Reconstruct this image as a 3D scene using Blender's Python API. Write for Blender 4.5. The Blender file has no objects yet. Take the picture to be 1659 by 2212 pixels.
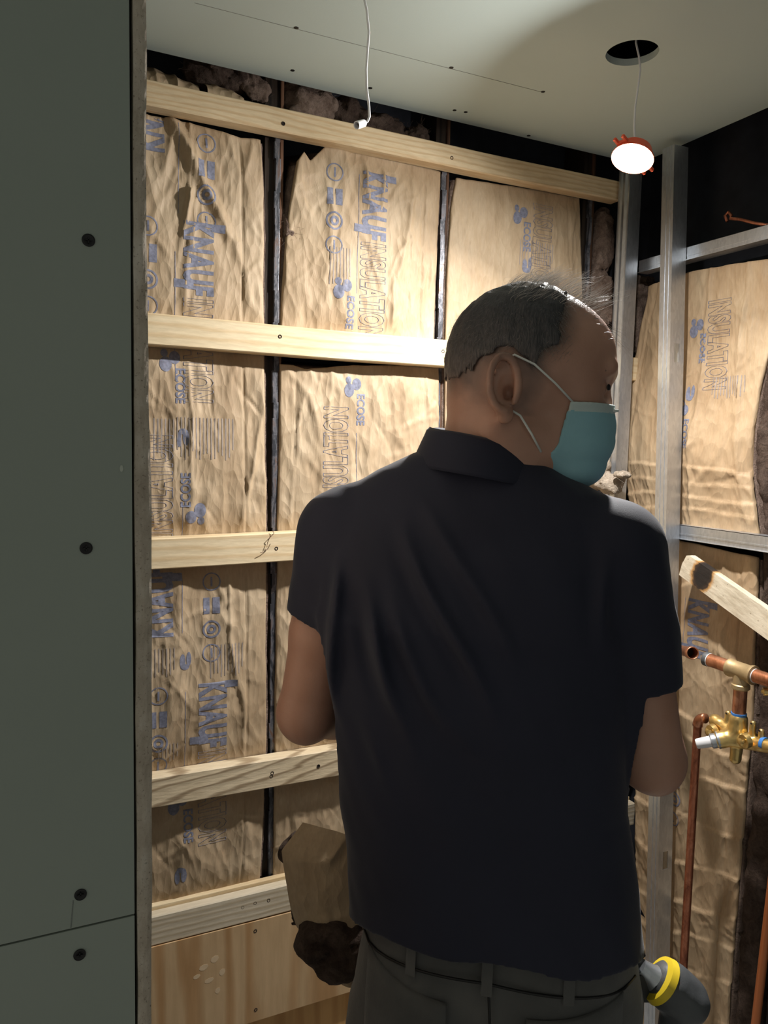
import bpy, bmesh, math, random
import numpy as np
from math import sin, cos, tan, pi, radians, sqrt, atan2
from mathutils import Vector, Matrix, Euler

random.seed(7); rng = np.random.default_rng(7)
SC = bpy.context.scene
COL = SC.collection

# ------------------------------------------------------------------ camera
YAW, PITCH, ROLL, FPX, EYE = radians(25.6), radians(-5.0), radians(1.3), 1660.0, 1.55
_f = np.array([sin(YAW)*cos(PITCH), cos(YAW)*cos(PITCH), sin(PITCH)])
_r = np.array([cos(YAW), -sin(YAW), 0.0]); _u = np.cross(_r, _f)
CR = _r*cos(ROLL) + _u*sin(ROLL); CU = _u*cos(ROLL) - _r*sin(ROLL); CF = _f
cam_d = bpy.data.cameras.new('camera'); cam = bpy.data.objects.new('camera', cam_d); COL.objects.link(cam)
cam_d.sensor_fit = 'HORIZONTAL'; cam_d.sensor_width = 36.0; cam_d.lens = 36.0*FPX/1659.0
cam_d.clip_start = 0.02; cam_d.clip_end = 60
m = Matrix.Identity(4)
for i in range(3):
    m[i][0] = CR[i]; m[i][1] = CU[i]; m[i][2] = -CF[i]
m[2][3] = EYE
cam.matrix_world = m
SC.camera = cam

# ------------------------------------------------------------------ light, world, exposure
WORLD_COL, WORLD_STR = (1.0, 1.0, 0.90, 1), 0.15
LAMP_POWER, LAMP_COL = 13.5, (1.0, 0.97, 0.93)
LAMP_NORMAL = Vector((-0.39, -0.14, -0.91)).normalized()
w = bpy.data.worlds.new('world'); SC.world = w; w.use_nodes = True
bg = w.node_tree.nodes['Background']; bg.inputs[0].default_value = WORLD_COL; bg.inputs[1].default_value = WORLD_STR
SC.view_settings.view_transform = 'Standard'; SC.view_settings.look = 'None'
SC.view_settings.gamma = 1.0; SC.view_settings.use_curve_mapping = False
SC.view_settings.exposure = 0.55
try:
    SC.cycles.sample_clamp_indirect = 2.5; SC.cycles.max_bounces = 10; SC.cycles.diffuse_bounces = 6
except Exception: pass

def ray(px, py): return CR*(px-829.5)/FPX - CU*(py-1106)/FPX + CF
EY = np.array([0, 0, EYE])
def onY(px, py, Y): d = ray(px, py); return EY + d*(Y/d[1])
def onX(px, py, X): d = ray(px, py); return EY + d*(X/d[0])
def onZ(px, py, Z): d = ray(px, py); return EY + d*((Z-EYE)/d[2])

# ------------------------------------------------------------------ materials
MATS = {}
class NT:
    def __init__(s, name):
        s.m = bpy.data.materials.new(name); s.m.use_nodes = True; MATS[name] = s.m
        s.n = s.m.node_tree.nodes; s.l = s.m.node_tree.links; s.b = s.n['Principled BSDF']
    def add(s, t, **kw):
        n = s.n.new(t)
        for k, v in kw.items():
            if k.startswith('i_'): n.inputs[k[2:].replace('_', ' ')].default_value = v
            elif k.startswith('n_'): n.inputs[int(k[2:])].default_value = v
            else: setattr(n, k, v)
        return n
    def link(s, a, ao, b, bi): s.l.new(a.outputs[ao], b.inputs[bi])
    def coord(s, scale=(1, 1, 1), rot=(0, 0, 0), loc=(0, 0, 0)):
        t = s.add('ShaderNodeTexCoord'); mp = s.add('ShaderNodeMapping')
        mp.inputs['Scale'].default_value = scale; mp.inputs['Rotation'].default_value = rot; mp.inputs['Location'].default_value = loc
        s.link(t, 'Object', mp, 'Vector'); return mp
    def noise(s, vec, scale, detail=4, rough=.55, dist=0):
        n = s.add('ShaderNodeTexNoise'); n.inputs['Scale'].default_value = scale; n.inputs['Detail'].default_value = detail
        n.inputs['Roughness'].default_value = rough; n.inputs['Distortion'].default_value = dist
        if vec: s.link(vec, 0, n, 'Vector')
        return n
    def ramp(s, src, so, stops, interp='LINEAR'):
        r = s.add('ShaderNodeValToRGB'); cr = r.color_ramp; cr.interpolation = interp
        while len(cr.elements) < len(stops): cr.elements.new(.5)
        for e, (p, c) in zip(cr.elements, stops):
            e.position = p; e.color = (c[0], c[1], c[2], 1) if not isinstance(c, float) else (c, c, c, 1)
        s.link(src, so, r, 'Fac'); return r
    def mix(s, a, b, fac, mode='MIX'):
        x = s.add('ShaderNodeMix', data_type='RGBA', blend_type=mode)
        for sock, v in ((x.inputs[6], a), (x.inputs[7], b), (x.inputs[0], fac)):
            if isinstance(v, tuple) and isinstance(v[0], bpy.types.Node): s.l.new(v[0].outputs[v[1]], sock)
            elif isinstance(v, tuple): sock.default_value = (v[0], v[1], v[2], 1)
            else: sock.default_value = v
        return (x, 2)
    def base(s, v):
        if isinstance(v[0], bpy.types.Node): s.l.new(v[0].outputs[v[1]], s.b.inputs['Base Color'])
        else: s.b.inputs['Base Color'].default_value = (v[0], v[1], v[2], 1)
    def bump(s, h, ho, strength, dist, prev=None):
        b = s.add('ShaderNodeBump'); b.inputs['Strength'].default_value = strength; b.inputs['Distance'].default_value = dist
        s.link(h, ho, b, 'Height')
        if prev: s.link(prev, 0, b, 'Normal')
        s.link(b, 0, s.b, 'Normal'); return b
    def set(s, **kw):
        for k, v in kw.items():
            k = k.replace('_', ' ')
            if k in s.b.inputs: s.b.inputs[k].default_value = v
        return s

def plain(name, col, rough=.6, metal=0., bumpscale=0, bumpd=.0005, spec=.5, var=.12, vscale=20):
    t = NT(name); v = t.coord(); n = t.noise(v, vscale, 5)
    a = tuple(c*(1-var) for c in col); b = tuple(min(1, c*(1+var)) for c in col)
    r = t.ramp(n, 'Fac', [(.3, a), (.7, b)]); t.base((r, 0))
    t.set(Roughness=rough, Metallic=metal, Specular_IOR_Level=spec)
    if bumpscale: t.bump(t.noise(v, bumpscale, 5), 'Fac', .6, bumpd)
    return t.m

def wood(name, c1, c2, along='X', ring=22, dist=3.0, fine=180, knots=True, rot=(0, 0, 0), loc=(0, 0, 0), contrast=.5, rough=.6, bump=.0006):
    t = NT(name)
    sc = {'X': (.16, 1, 1), 'Z': (1, 1, .12), 'Y': (1, .16, 1)}[along]
    v = t.coord(sc, rot, loc)
    wv = t.add('ShaderNodeTexWave', wave_type='BANDS', bands_direction='Z' if along != 'Z' else 'X')
    wv.inputs['Scale'].default_value = ring; wv.inputs['Distortion'].default_value = dist
    wv.inputs['Detail'].default_value = 3; wv.inputs['Detail Scale'].default_value = 1.2
    t.link(v, 0, wv, 'Vector')
    nf = t.noise(v, fine, 4, .6)
    r = t.ramp(wv, 'Fac', [(0, c1), (contrast, c1), (1, c2)])
    r2 = t.ramp(nf, 'Fac', [(.3, (.78, .76, .72)), (.65, (1.05, 1.05, 1.05))])
    col = t.mix((r, 0), (r2, 0), .55, 'MULTIPLY')
    lo = t.noise(t.coord((1, 1, 1)), 5, 3); r3 = t.ramp(lo, 'Fac', [(.35, (.86, .82, .76)), (.6, (1, 1, 1))])
    col = t.mix(col, (r3, 0), .6, 'MULTIPLY')
    if knots:
        vk = t.coord((.62, 1, 1), (0, 0, 0), (3.1+loc[0], .4, 1.3+loc[2])); vo = t.add('ShaderNodeTexVoronoi', feature='F1'); vo.inputs['Scale'].default_value = 5.2
        nn = t.noise(vk, 18, 2); mv = t.mix((vk, 0), (nn, 'Color'), .03)
        t.l.new(mv[0].outputs[mv[1]], vo.inputs['Vector'])
        kr = t.ramp(vo, 'Distance', [(0, (.30, .17, .08)), (.035, (.52, .33, .17)), (.06, (.33, .19, .09)), (.085, (1, 1, 1))])
        col = t.mix(col, (kr, 0), .9, 'MULTIPLY')
    t.base(col); t.set(Roughness=rough, Specular_IOR_Level=.3)
    b = t.bump(nf, 'Fac', .5, bump); t.bump(wv, 'Fac', .3, bump, b)
    return t.m

wood('pine', (.78, .65, .44), (.70, .54, .33), ring=16, dist=5)
wood('pine_warm', (.76, .61, .40), (.67, .49, .29), ring=26, dist=7, loc=(1.7, .3, .8))
wood('pine_grain', (.72, .60, .42), (.36, .27, .17), ring=20, dist=5.5, rot=(0, radians(52), 0), contrast=.7, loc=(.3, 0, .2), bump=.0015)
wood('pine_grey', (.64, .56, .43), (.52, .43, .30), ring=24, dist=4, loc=(.9, .3, 2))
wood('plywood', (.60, .42, .24), (.47, .28, .13), along='Z', ring=3.5, dist=16, fine=60, knots=False, contrast=.45)
wood('plywood_orange', (.58, .34, .13), (.48, .26, .09), along='Z', ring=7, dist=9, fine=60, knots=False)
wood('dark_wood', (.030, .020, .014), (.012, .008, .006), along='Z', ring=20, fine=120, knots=False, rough=.5, bump=.002)
wood('brown_wood', (.16, .08, .045), (.07, .035, .02), along='Z', ring=18, fine=90, knots=False, bump=.002)

# kraft paper
def kraft(name, c1, c2, c3):
    t = NT(name); v = t.coord((1, 1, .45))
    n1 = t.noise(v, 9, 5, .6); n2 = t.noise(t.coord((2.2, 2.2, .5)), 120, 3)
    r = t.ramp(n1, 'Fac', [(.3, c1), (.5, c2), (.72, c3)])
    r2 = t.ramp(n2, 'Fac', [(.3, (.86, .85, .83)), (.7, (1.06, 1.06, 1.06))])
    t.base(t.mix((r, 0), (r2, 0), .6, 'MULTIPLY'))
    v5 = t.coord((1, 1, .42), (.15, .1, .1)); nn = t.noise(v5, 7, 3); mv = t.mix((v5, 0), (nn, 'Color'), .06)
    vo = t.add('ShaderNodeTexVoronoi', feature='F1'); vo.inputs['Scale'].default_value = 24; t.l.new(mv[0].outputs[mv[1]], vo.inputs['Vector'])
    vo2 = t.add('ShaderNodeTexVoronoi', feature='F1'); vo2.inputs['Scale'].default_value = 62; t.l.new(mv[0].outputs[mv[1]], vo2.inputs['Vector'])
    b1 = t.bump(vo, 'Distance', .5, .008); b2 = t.bump(vo2, 'Distance', .6, .005, b1); t.bump(n2, 'Fac', .35, .0012, b2)
    t.set(Roughness=.62, Specular_IOR_Level=.35)
    return t.m
kraft('kraft_paper', (.36, .255, .155), (.45, .335, .215), (.53, .42, .29))
kraft('kraft_paper_tan', (.38, .255, .145), (.47, .335, .205), (.54, .41, .265))
plain('ink_blue', (.19, .20, .27), .7, var=.3, vscale=160)
plain('ink_faint', (.33, .28, .25), .7, var=.15, vscale=90)

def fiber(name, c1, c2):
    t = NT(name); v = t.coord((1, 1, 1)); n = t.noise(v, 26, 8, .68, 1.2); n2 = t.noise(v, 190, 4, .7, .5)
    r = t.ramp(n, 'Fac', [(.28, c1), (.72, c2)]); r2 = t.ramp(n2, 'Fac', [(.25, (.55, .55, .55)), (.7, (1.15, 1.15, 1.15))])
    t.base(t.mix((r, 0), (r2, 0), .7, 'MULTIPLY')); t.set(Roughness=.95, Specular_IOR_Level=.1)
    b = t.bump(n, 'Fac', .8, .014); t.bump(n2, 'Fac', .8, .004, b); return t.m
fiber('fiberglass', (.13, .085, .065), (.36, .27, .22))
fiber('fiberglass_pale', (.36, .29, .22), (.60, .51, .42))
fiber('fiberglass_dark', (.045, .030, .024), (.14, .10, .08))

# greenboard
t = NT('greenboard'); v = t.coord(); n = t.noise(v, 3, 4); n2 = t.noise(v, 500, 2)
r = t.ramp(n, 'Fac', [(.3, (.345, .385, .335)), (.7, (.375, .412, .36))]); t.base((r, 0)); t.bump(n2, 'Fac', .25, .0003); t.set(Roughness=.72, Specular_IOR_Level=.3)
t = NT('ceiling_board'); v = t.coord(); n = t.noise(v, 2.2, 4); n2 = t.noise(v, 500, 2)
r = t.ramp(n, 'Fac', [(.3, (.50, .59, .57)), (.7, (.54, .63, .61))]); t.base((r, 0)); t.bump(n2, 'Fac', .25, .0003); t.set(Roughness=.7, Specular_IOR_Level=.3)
t = NT('gypsum_edge'); v = t.coord((1, 1, .5)); n = t.noise(v, 55, 6, .65); n2 = t.noise(t.coord(), 420, 4, .7)
r = t.ramp(n, 'Fac', [(.3, (.40, .33, .26)), (.5, (.55, .47, .38)), (.7, (.68, .61, .52))]); r2 = t.ramp(n2, 'Fac', [(.30, (.25, .22, .2)), (.42, (1, 1, 1))])
t.base(t.mix((r, 0), (r2, 0), .75, 'MULTIPLY')); b = t.bump(n, 'Fac', .5, .0016); t.bump(n2, 'Fac', .5, .0006, b); t.set(Roughness=.9, Specular_IOR_Level=.1)

t = NT('galvanized'); v = t.coord((1, 1, .35)); vo = t.add('ShaderNodeTexVoronoi'); vo.inputs['Scale'].default_value = 220; t.link(v, 0, vo, 'Vector')
r = t.ramp(vo, 'Color', [(0, (.48, .51, .55)), (1, (.60, .63, .67))]); n = t.noise(v, 8, 4)
r2 = t.ramp(n, 'Fac', [(.35, .30), (.7, .46)]); t.base((r, 0)); t.link(r2, 0, t.b, 'Roughness'); t.set(Metallic=.85)
t = NT('black_steel'); v = t.coord((1, 1, .4)); n = t.noise(v, 34, 6, .7, 1)
r = t.ramp(n, 'Fac', [(.46, (.045, .048, .058)), (.56, (.17, .17, .19)), (.66, (.17, .085, .045))]); t.base((r, 0)); t.set(Roughness=.38, Metallic=.35); t.bump(n, 'Fac', .4, .002)
t = NT('copper'); v = t.coord((1, 1, .5)); n = t.noise(v, 38, 6, .65, .6)
r = t.ramp(n, 'Fac', [(.32, (.30, .115, .06)), (.5, (.62, .27, .15)), (.7, (.80, .42, .27))]); t.base((r, 0)); t.set(Roughness=.34, Metallic=.85); t.bump(n, 'Fac', .15, .001)
t = NT('copper_old'); v = t.coord((1, 1, .4)); n = t.noise(v, 45, 6, .7, .6)
r = t.ramp(n, 'Fac', [(.34, (.16, .05, .028)), (.52, (.42, .15, .08)), (.7, (.60, .27, .16))]); t.base((r, 0)); t.set(Roughness=.4, Metallic=.7)
plain('brass', (.78, .56, .22), .32, .85, 60, .0006, var=.12)
plain('brass_dull', (.50, .37, .20), .5, .6, 70, .001, var=.2)
plain('white_plastic', (.78, .78, .80), .4, var=.03)
plain('blue_tape', (.05, .22, .62), .45, var=.1)
plain('black_void', (.022, .025, .034), .9, var=.3)  # blue tint lifts the black, painting in haze over the upper right
plain('black_screw', (.025, .024, .024), .45, .5)
plain('hole_dark', (.02, .012, .008), .9)
plain('orange_plastic', (.85, .12, .05), .4, var=.06)
plain('dark_plastic', (.075, .08, .085), .5, bumpscale=200, var=.2)
plain('yellow_plastic', (.85, .62, .03), .45, var=.06)
plain('concrete', (.40, .40, .39), .9, bumpscale=40, bumpd=.002)
plain('mask_blue', (.27, .50, .57), .8, bumpscale=320, bumpd=.0005, var=.06)
plain('mask_edge', (.52, .62, .60), .8, var=.05)
plain('elastic', (.72, .74, .70), .8, var=.05)
plain('rubber_sole', (.03, .03, .03), .7)
plain('pencil', (.22, .24, .22), .8)
t = None
plain('putty', (.55, .58, .50), .8)

def skinmat(name, c1, c2):
    t = NT(name); v = t.coord(); n = t.noise(v, 14, 5); n2 = t.noise(v, 380, 3)
    r = t.ramp(n, 'Fac', [(.3, c1), (.7, c2)]); at = t.add('ShaderNodeAttribute', attribute_name='stubble'); t.base(t.mix((r, 0), (.060, .048, .043), (at, 2)))
    t.set(Roughness=.46, Subsurface_Weight=.12, Subsurface_Scale=.01); t.b.inputs['Subsurface Radius'].default_value = (1, .35, .2)
    t.bump(n2, 'Fac', .25, .0008); return t.m
skinmat('skin', (.42, .225, .155), (.51, .285, .205))
t = NT('hair'); v = t.coord(); n = t.noise(v, 7, 3); n2 = t.noise(t.coord((1, 1, .3)), 420, 3)
sx = t.add('ShaderNodeSeparateXYZ'); t.link(t.coord(), 0, sx, 0); zr_ = t.add('ShaderNodeMapRange'); zr_.inputs[1].default_value = 1.61; zr_.inputs[2].default_value = 1.70; t.link(sx, 2, zr_, 0)
ra_ = t.ramp(zr_, 0, [(.0, (.30, .20, .15)), (.30, (.11, .088, .08)), (.6, (.060, .055, .056)), (1., (.038, .037, .041))]); r2 = t.ramp(n2, 'Fac', [(.3, (.45, .45, .45)), (.7, (1.35, 1.35, 1.35))])
t.base(t.mix((ra_, 0), (r2, 0), .8, 'MULTIPLY')); t.set(Roughness=.55); t.bump(n2, 'Fac', .7, .003)
t = NT('hair_strand'); t.base((.34, .31, .28)); t.set(Roughness=.3); t.b.inputs['Transmission Weight'].default_value = 0.0  # pale tone paints in the backlit glints on the wisps
t = NT('navy_jersey'); v = t.coord(); n = t.noise(v, 900, 2); n2 = t.noise(v, 5, 4)
r = t.ramp(n2, 'Fac', [(.3, (.009, .010, .025)), (.7, (.014, .016, .035))]); t.base((r, 0)); t.set(Roughness=.8, Sheen_Weight=.12, Sheen_Roughness=.4); t.bump(n, 'Fac', .3, .0006)
t = NT('jeans_cloth'); v = t.coord((1, 1, .4)); n = t.noise(v, 500, 2); n2 = t.noise(t.coord(), 14, 5)
r = t.ramp(n2, 'Fac', [(.3, (.070, .070, .068)), (.7, (.115, .112, .106))]); t.base((r, 0)); t.set(Roughness=.85, Sheen_Weight=.2); b = t.bump(n, 'Fac', .4, .0008); t.bump(n2, 'Fac', .4, .004, b)
plain('jeans_stitch', (.16, .09, .05), .8)
t = NT('lamp_lens'); t.base((.9, .9, .9)); t.b.inputs['Emission Color'].default_value = (1, .97, .93, 1); t.b.inputs['Emission Strength'].default_value = 30

# ------------------------------------------------------------------ object helpers
def tag(o, label=None, cat=None, group=None, kind=None):
    if label: o['label'] = label
    if cat: o['category'] = cat
    if group: o['group'] = group
    if kind: o['kind'] = kind
    return o
def empty(name, loc=(0, 0, 0), rz=0., label=None, cat=None, group=None, kind=None):
    o = bpy.data.objects.new(name, None); COL.objects.link(o); o.location = loc; o.rotation_euler = (0, 0, rz); o.empty_display_size = .05
    return tag(o, label, cat, group, kind)
def setnm(o, name): o.name = name
def mk(name, V, Fs, mat, parent=None, smooth=False, mats=None, mi=None):
    me = bpy.data.meshes.new(name)
    V = np.asarray(V, dtype=float)
    me.from_pydata(V.tolist(), [], [tuple(int(i) for i in f) for f in Fs]) if not isinstance(Fs, np.ndarray) else _fast(me, V, Fs)
    for mm in (mats or [mat]): me.materials.append(MATS[mm])
    if mi is not None: me.polygons.foreach_set('material_index', np.asarray(mi, dtype=np.int32))
    if smooth: me.polygons.foreach_set('use_smooth', np.ones(len(me.polygons), dtype=bool))
    me.update()
    o = bpy.data.objects.new(name, me); COL.objects.link(o)
    if parent: o.parent = parent
    return o
def _fast(me, V, Fs):
    n, k = Fs.shape
    me.vertices.add(len(V)); me.vertices.foreach_set('co', V.astype(np.float32).ravel())
    me.loops.add(n*k); me.loops.foreach_set('vertex_index', Fs.astype(np.int32).ravel())
    me.polygons.add(n); me.polygons.foreach_set('loop_start', np.arange(0, n*k, k, dtype=np.int32))
    me.update(calc_edges=True)

class MB:
    """collects shapes into one mesh"""
    def __init__(s): s.V = []; s.F = []; s.M = []
    def raw(s, V, Fs, mi=0):
        b = len(s.V); s.V += [tuple(v) for v in V]; s.F += [tuple(b+i for i in f) for f in Fs]; s.M += [mi]*len(Fs)
        return s
    def box(s, lo, hi, bev=0., mat=None, mi=0):
        bm = bmesh.new(); bmesh.ops.create_cube(bm, size=1)
        c = [(a+b)/2 for a, b in zip(lo, hi)]; d = [abs(b-a) for a, b in zip(lo, hi)]
        for v in bm.verts: v.co = Vector((c[0]+v.co.x*d[0], c[1]+v.co.y*d[1], c[2]+v.co.z*d[2]))
        if bev > 0: bmesh.ops.bevel(bm, geom=bm.edges[:], offset=min(bev, min(d)*.45), segments=2, profile=.7, affect='EDGES')
        if mat is not None: bm.transform(mat)
        s.raw([v.co[:] for v in bm.verts], [[v.index for v in f.verts] for f in bm.faces], mi) if _ix(bm) else None
        bm.free(); return s
    def lathe(s, prof, p0, axis, n=28, mi=0, up=None, close=True):
        a = Vector(axis).normalized(); x = a.orthogonal().normalized() if up is None else Vector(up).normalized(); y = a.cross(x)
        V = []; Fs = []; p0 = Vector(p0)
        for (h, r) in prof:
            for i in range(n):
                t_ = 2*pi*i/n; V.append((p0+a*h+(x*cos(t_)+y*sin(t_))*r)[:])
        for j in range(len(prof)-1):
            for i in range(n):
                k = (i+1) % n; Fs.append((j*n+i, j*n+k, (j+1)*n+k, (j+1)*n+i))
        if close:
            Fs.append(tuple(range(n-1, -1, -1))); Fs.append(tuple((len(prof)-1)*n+i for i in range(n)))
        return s.raw(V, Fs, mi)
    def tube(s, pts, r, n=12, mi=0, close=True):
        pts = [Vector(p) for p in pts]; rs = r if isinstance(r, (list, tuple)) else [r]*len(pts)
        V = []; Fs = []; prev = None
        for i, p in enumerate(pts):
            d = (pts[min(i+1, len(pts)-1)]-pts[max(i-1, 0)]).normalized()
            if prev is None: x = d.orthogonal().normalized()
            else: x = (prev-d*prev.dot(d)).normalized()
            prev = x; y = d.cross(x)
            for k in range(n):
                t_ = 2*pi*k/n; V.append((p+(x*cos(t_)+y*sin(t_))*rs[i])[:])
        for j in range(len(pts)-1):
            for i in range(n):
                k = (i+1) % n; Fs.append((j*n+i, j*n+k, (j+1)*n+k, (j+1)*n+i))
        if close:
            Fs.append(tuple(range(n-1, -1, -1))); Fs.append(tuple((len(pts)-1)*n+i for i in range(n)))
        return s.raw(V, Fs, mi)
    def prism(s, pts, t0, t1, plane='XZ', mi=0, mat=None):
        """polygon in a plane, extruded along the third axis from t0 to t1"""
        def P(a, b, t_): return {'XZ': (a, t_, b), 'YZ': (t_, a, b), 'XY': (a, b, t_)}[plane]
        n = len(pts); V = [P(a, b, t0) for a, b in pts]+[P(a, b, t1) for a, b in pts]
        if mat is not None: V = [(mat @ Vector(v))[:] for v in V]
        Fs = [tuple(range(n)), tuple(range(2*n-1, n-1, -1))]+[(i, (i+1) % n, n+(i+1) % n, n+i) for i in range(n)]
        return s.raw(V, Fs, mi)
    def build(s, name, mat, parent=None, smooth=False, mats=None, auto=False):
        o = mk(name, s.V, s.F, mat, parent, smooth, mats, s.M)
        bm = bmesh.new(); bm.from_mesh(o.data); bmesh.ops.recalc_face_normals(bm, faces=bm.faces[:]); bm.to_mesh(o.data); bm.free()
        if auto:
            try: o.data.shade_auto_smooth if False else None
            except Exception: pass
            o.data.polygons.foreach_set('use_smooth', np.ones(len(o.data.polygons), dtype=bool))
            bm = bmesh.new(); bm.from_mesh(o.data)
            for e in bm.edges:
                if len(e.link_faces) == 2 and e.calc_face_angle(0) > radians(38): e.smooth = False
            bm.to_mesh(o.data); bm.free()
        return o
def _ix(bm): bm.verts.index_update(); bm.faces.index_update(); return True

# --- smooth lattice noise, vectorised
_LAT = rng.random((32, 32, 32)).astype(np.float32)*2-1
def vnoise(x, y, z):
    xi = np.floor(x).astype(int); yi = np.floor(y).astype(int); zi = np.floor(z).astype(int)
    fx = x-xi; fy = y-yi; fz = z-zi
    fx = fx*fx*(3-2*fx); fy = fy*fy*(3-2*fy); fz = fz*fz*(3-2*fz)
    x0 = xi % 32; x1 = (xi+1) % 32; y0 = yi % 32; y1 = (yi+1) % 32; z0 = zi % 32; z1 = (zi+1) % 32
    L = _LAT
    c00 = L[x0, y0, z0]*(1-fx)+L[x1, y0, z0]*fx; c10 = L[x0, y1, z0]*(1-fx)+L[x1, y1, z0]*fx
    c01 = L[x0, y0, z1]*(1-fx)+L[x1, y0, z1]*fx; c11 = L[x0, y1, z1]*(1-fx)+L[x1, y1, z1]*fx
    return (c00*(1-fy)+c10*fy)*(1-fz)+(c01*(1-fy)+c11*fy)*fz
def fbm(x, y, z, o=4):
    s = 0; a = 1.; t_ = 0
    for i in range(o): s = s+a*vnoise(x*2**i+i*7.3, y*2**i+i*3.1, z*2**i); t_ += a; a *= .5
    return s/t_
_CP = rng.random((64, 64, 2))
def worley2(x, y):
    xi = np.floor(x).astype(int); yi = np.floor(y).astype(int)
    d1 = np.full(np.shape(x), 9.); d2 = d1.copy()
    for i in (-1, 0, 1):
        for j in (-1, 0, 1):
            cx = (xi+i) % 64; cy = (yi+j) % 64
            px = xi+i+_CP[cx, cy, 0]; py = yi+j+_CP[cx, cy, 1]
            d = (x-px)**2+(y-py)**2
            d2 = np.where(d < d1, d1, np.minimum(d2, d)); d1 = np.minimum(d1, d)
    return d1, d2
def crumple(a, z, seed=0.):
    """sharp ridged creases like handled paper (metres, rising toward the room)"""
    wa = a+.02*fbm(a*8+seed, z*5, z*0+seed); wz = z+.03*fbm(a*6, z*6+seed, z*0+3+seed)
    h = 0
    for s_, amp, st in ((13., .0062, .45), (26., .0030, .5), (52., .0013, .6)):
        th = .35+seed; ca, sa = cos(th*s_), sin(th*s_)*.25
        u_ = (wa*ca+wz*sa)*s_+seed*5; v_ = (wz*ca-wa*sa)*s_*st+seed*3
        d1, d2 = worley2(u_, v_); h = h+amp*(d1*1.4-.35)
    rid = 1-np.abs(fbm(wa*9+seed*2, wz*1.6, wz*0+seed, 2)*2.2); rid = np.clip(rid, 0, 1)**7
    return h+.0065*rid

def creases(a, z, seed, n_, a0, a1, z0, z1):
    '''sharp straight folds: small tent shaped ridges and valleys'''
    R_ = np.random.default_rng(int(seed*1000)); h = np.zeros(np.shape(a))
    for _ in range(n_):
        ca, cz = R_.uniform(a0, a1), R_.uniform(z0, z1); th = R_.normal(0, .33) if R_.random() < .62 else R_.uniform(-1.4, 1.4)
        L_ = R_.uniform(.02, .11); am = R_.uniform(.0006, .0026)*(1 if R_.random() < .7 else -1); wd = R_.uniform(.0045, .011)
        s_ = (a-ca)*sin(th)+(z-cz)*cos(th); o_ = (a-ca)*cos(th)-(z-cz)*sin(th)+.004*np.sin(s_*50+ca*99)
        e_ = np.clip(1-np.abs(s_)/L_, 0, 1)**.6
        h = h+am*e_*(np.clip(1-np.abs(o_)/wd, 0, 1)+.35*np.clip(1-np.abs(o_-wd*2)/(wd*3), 0, 1))
    return h

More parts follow.
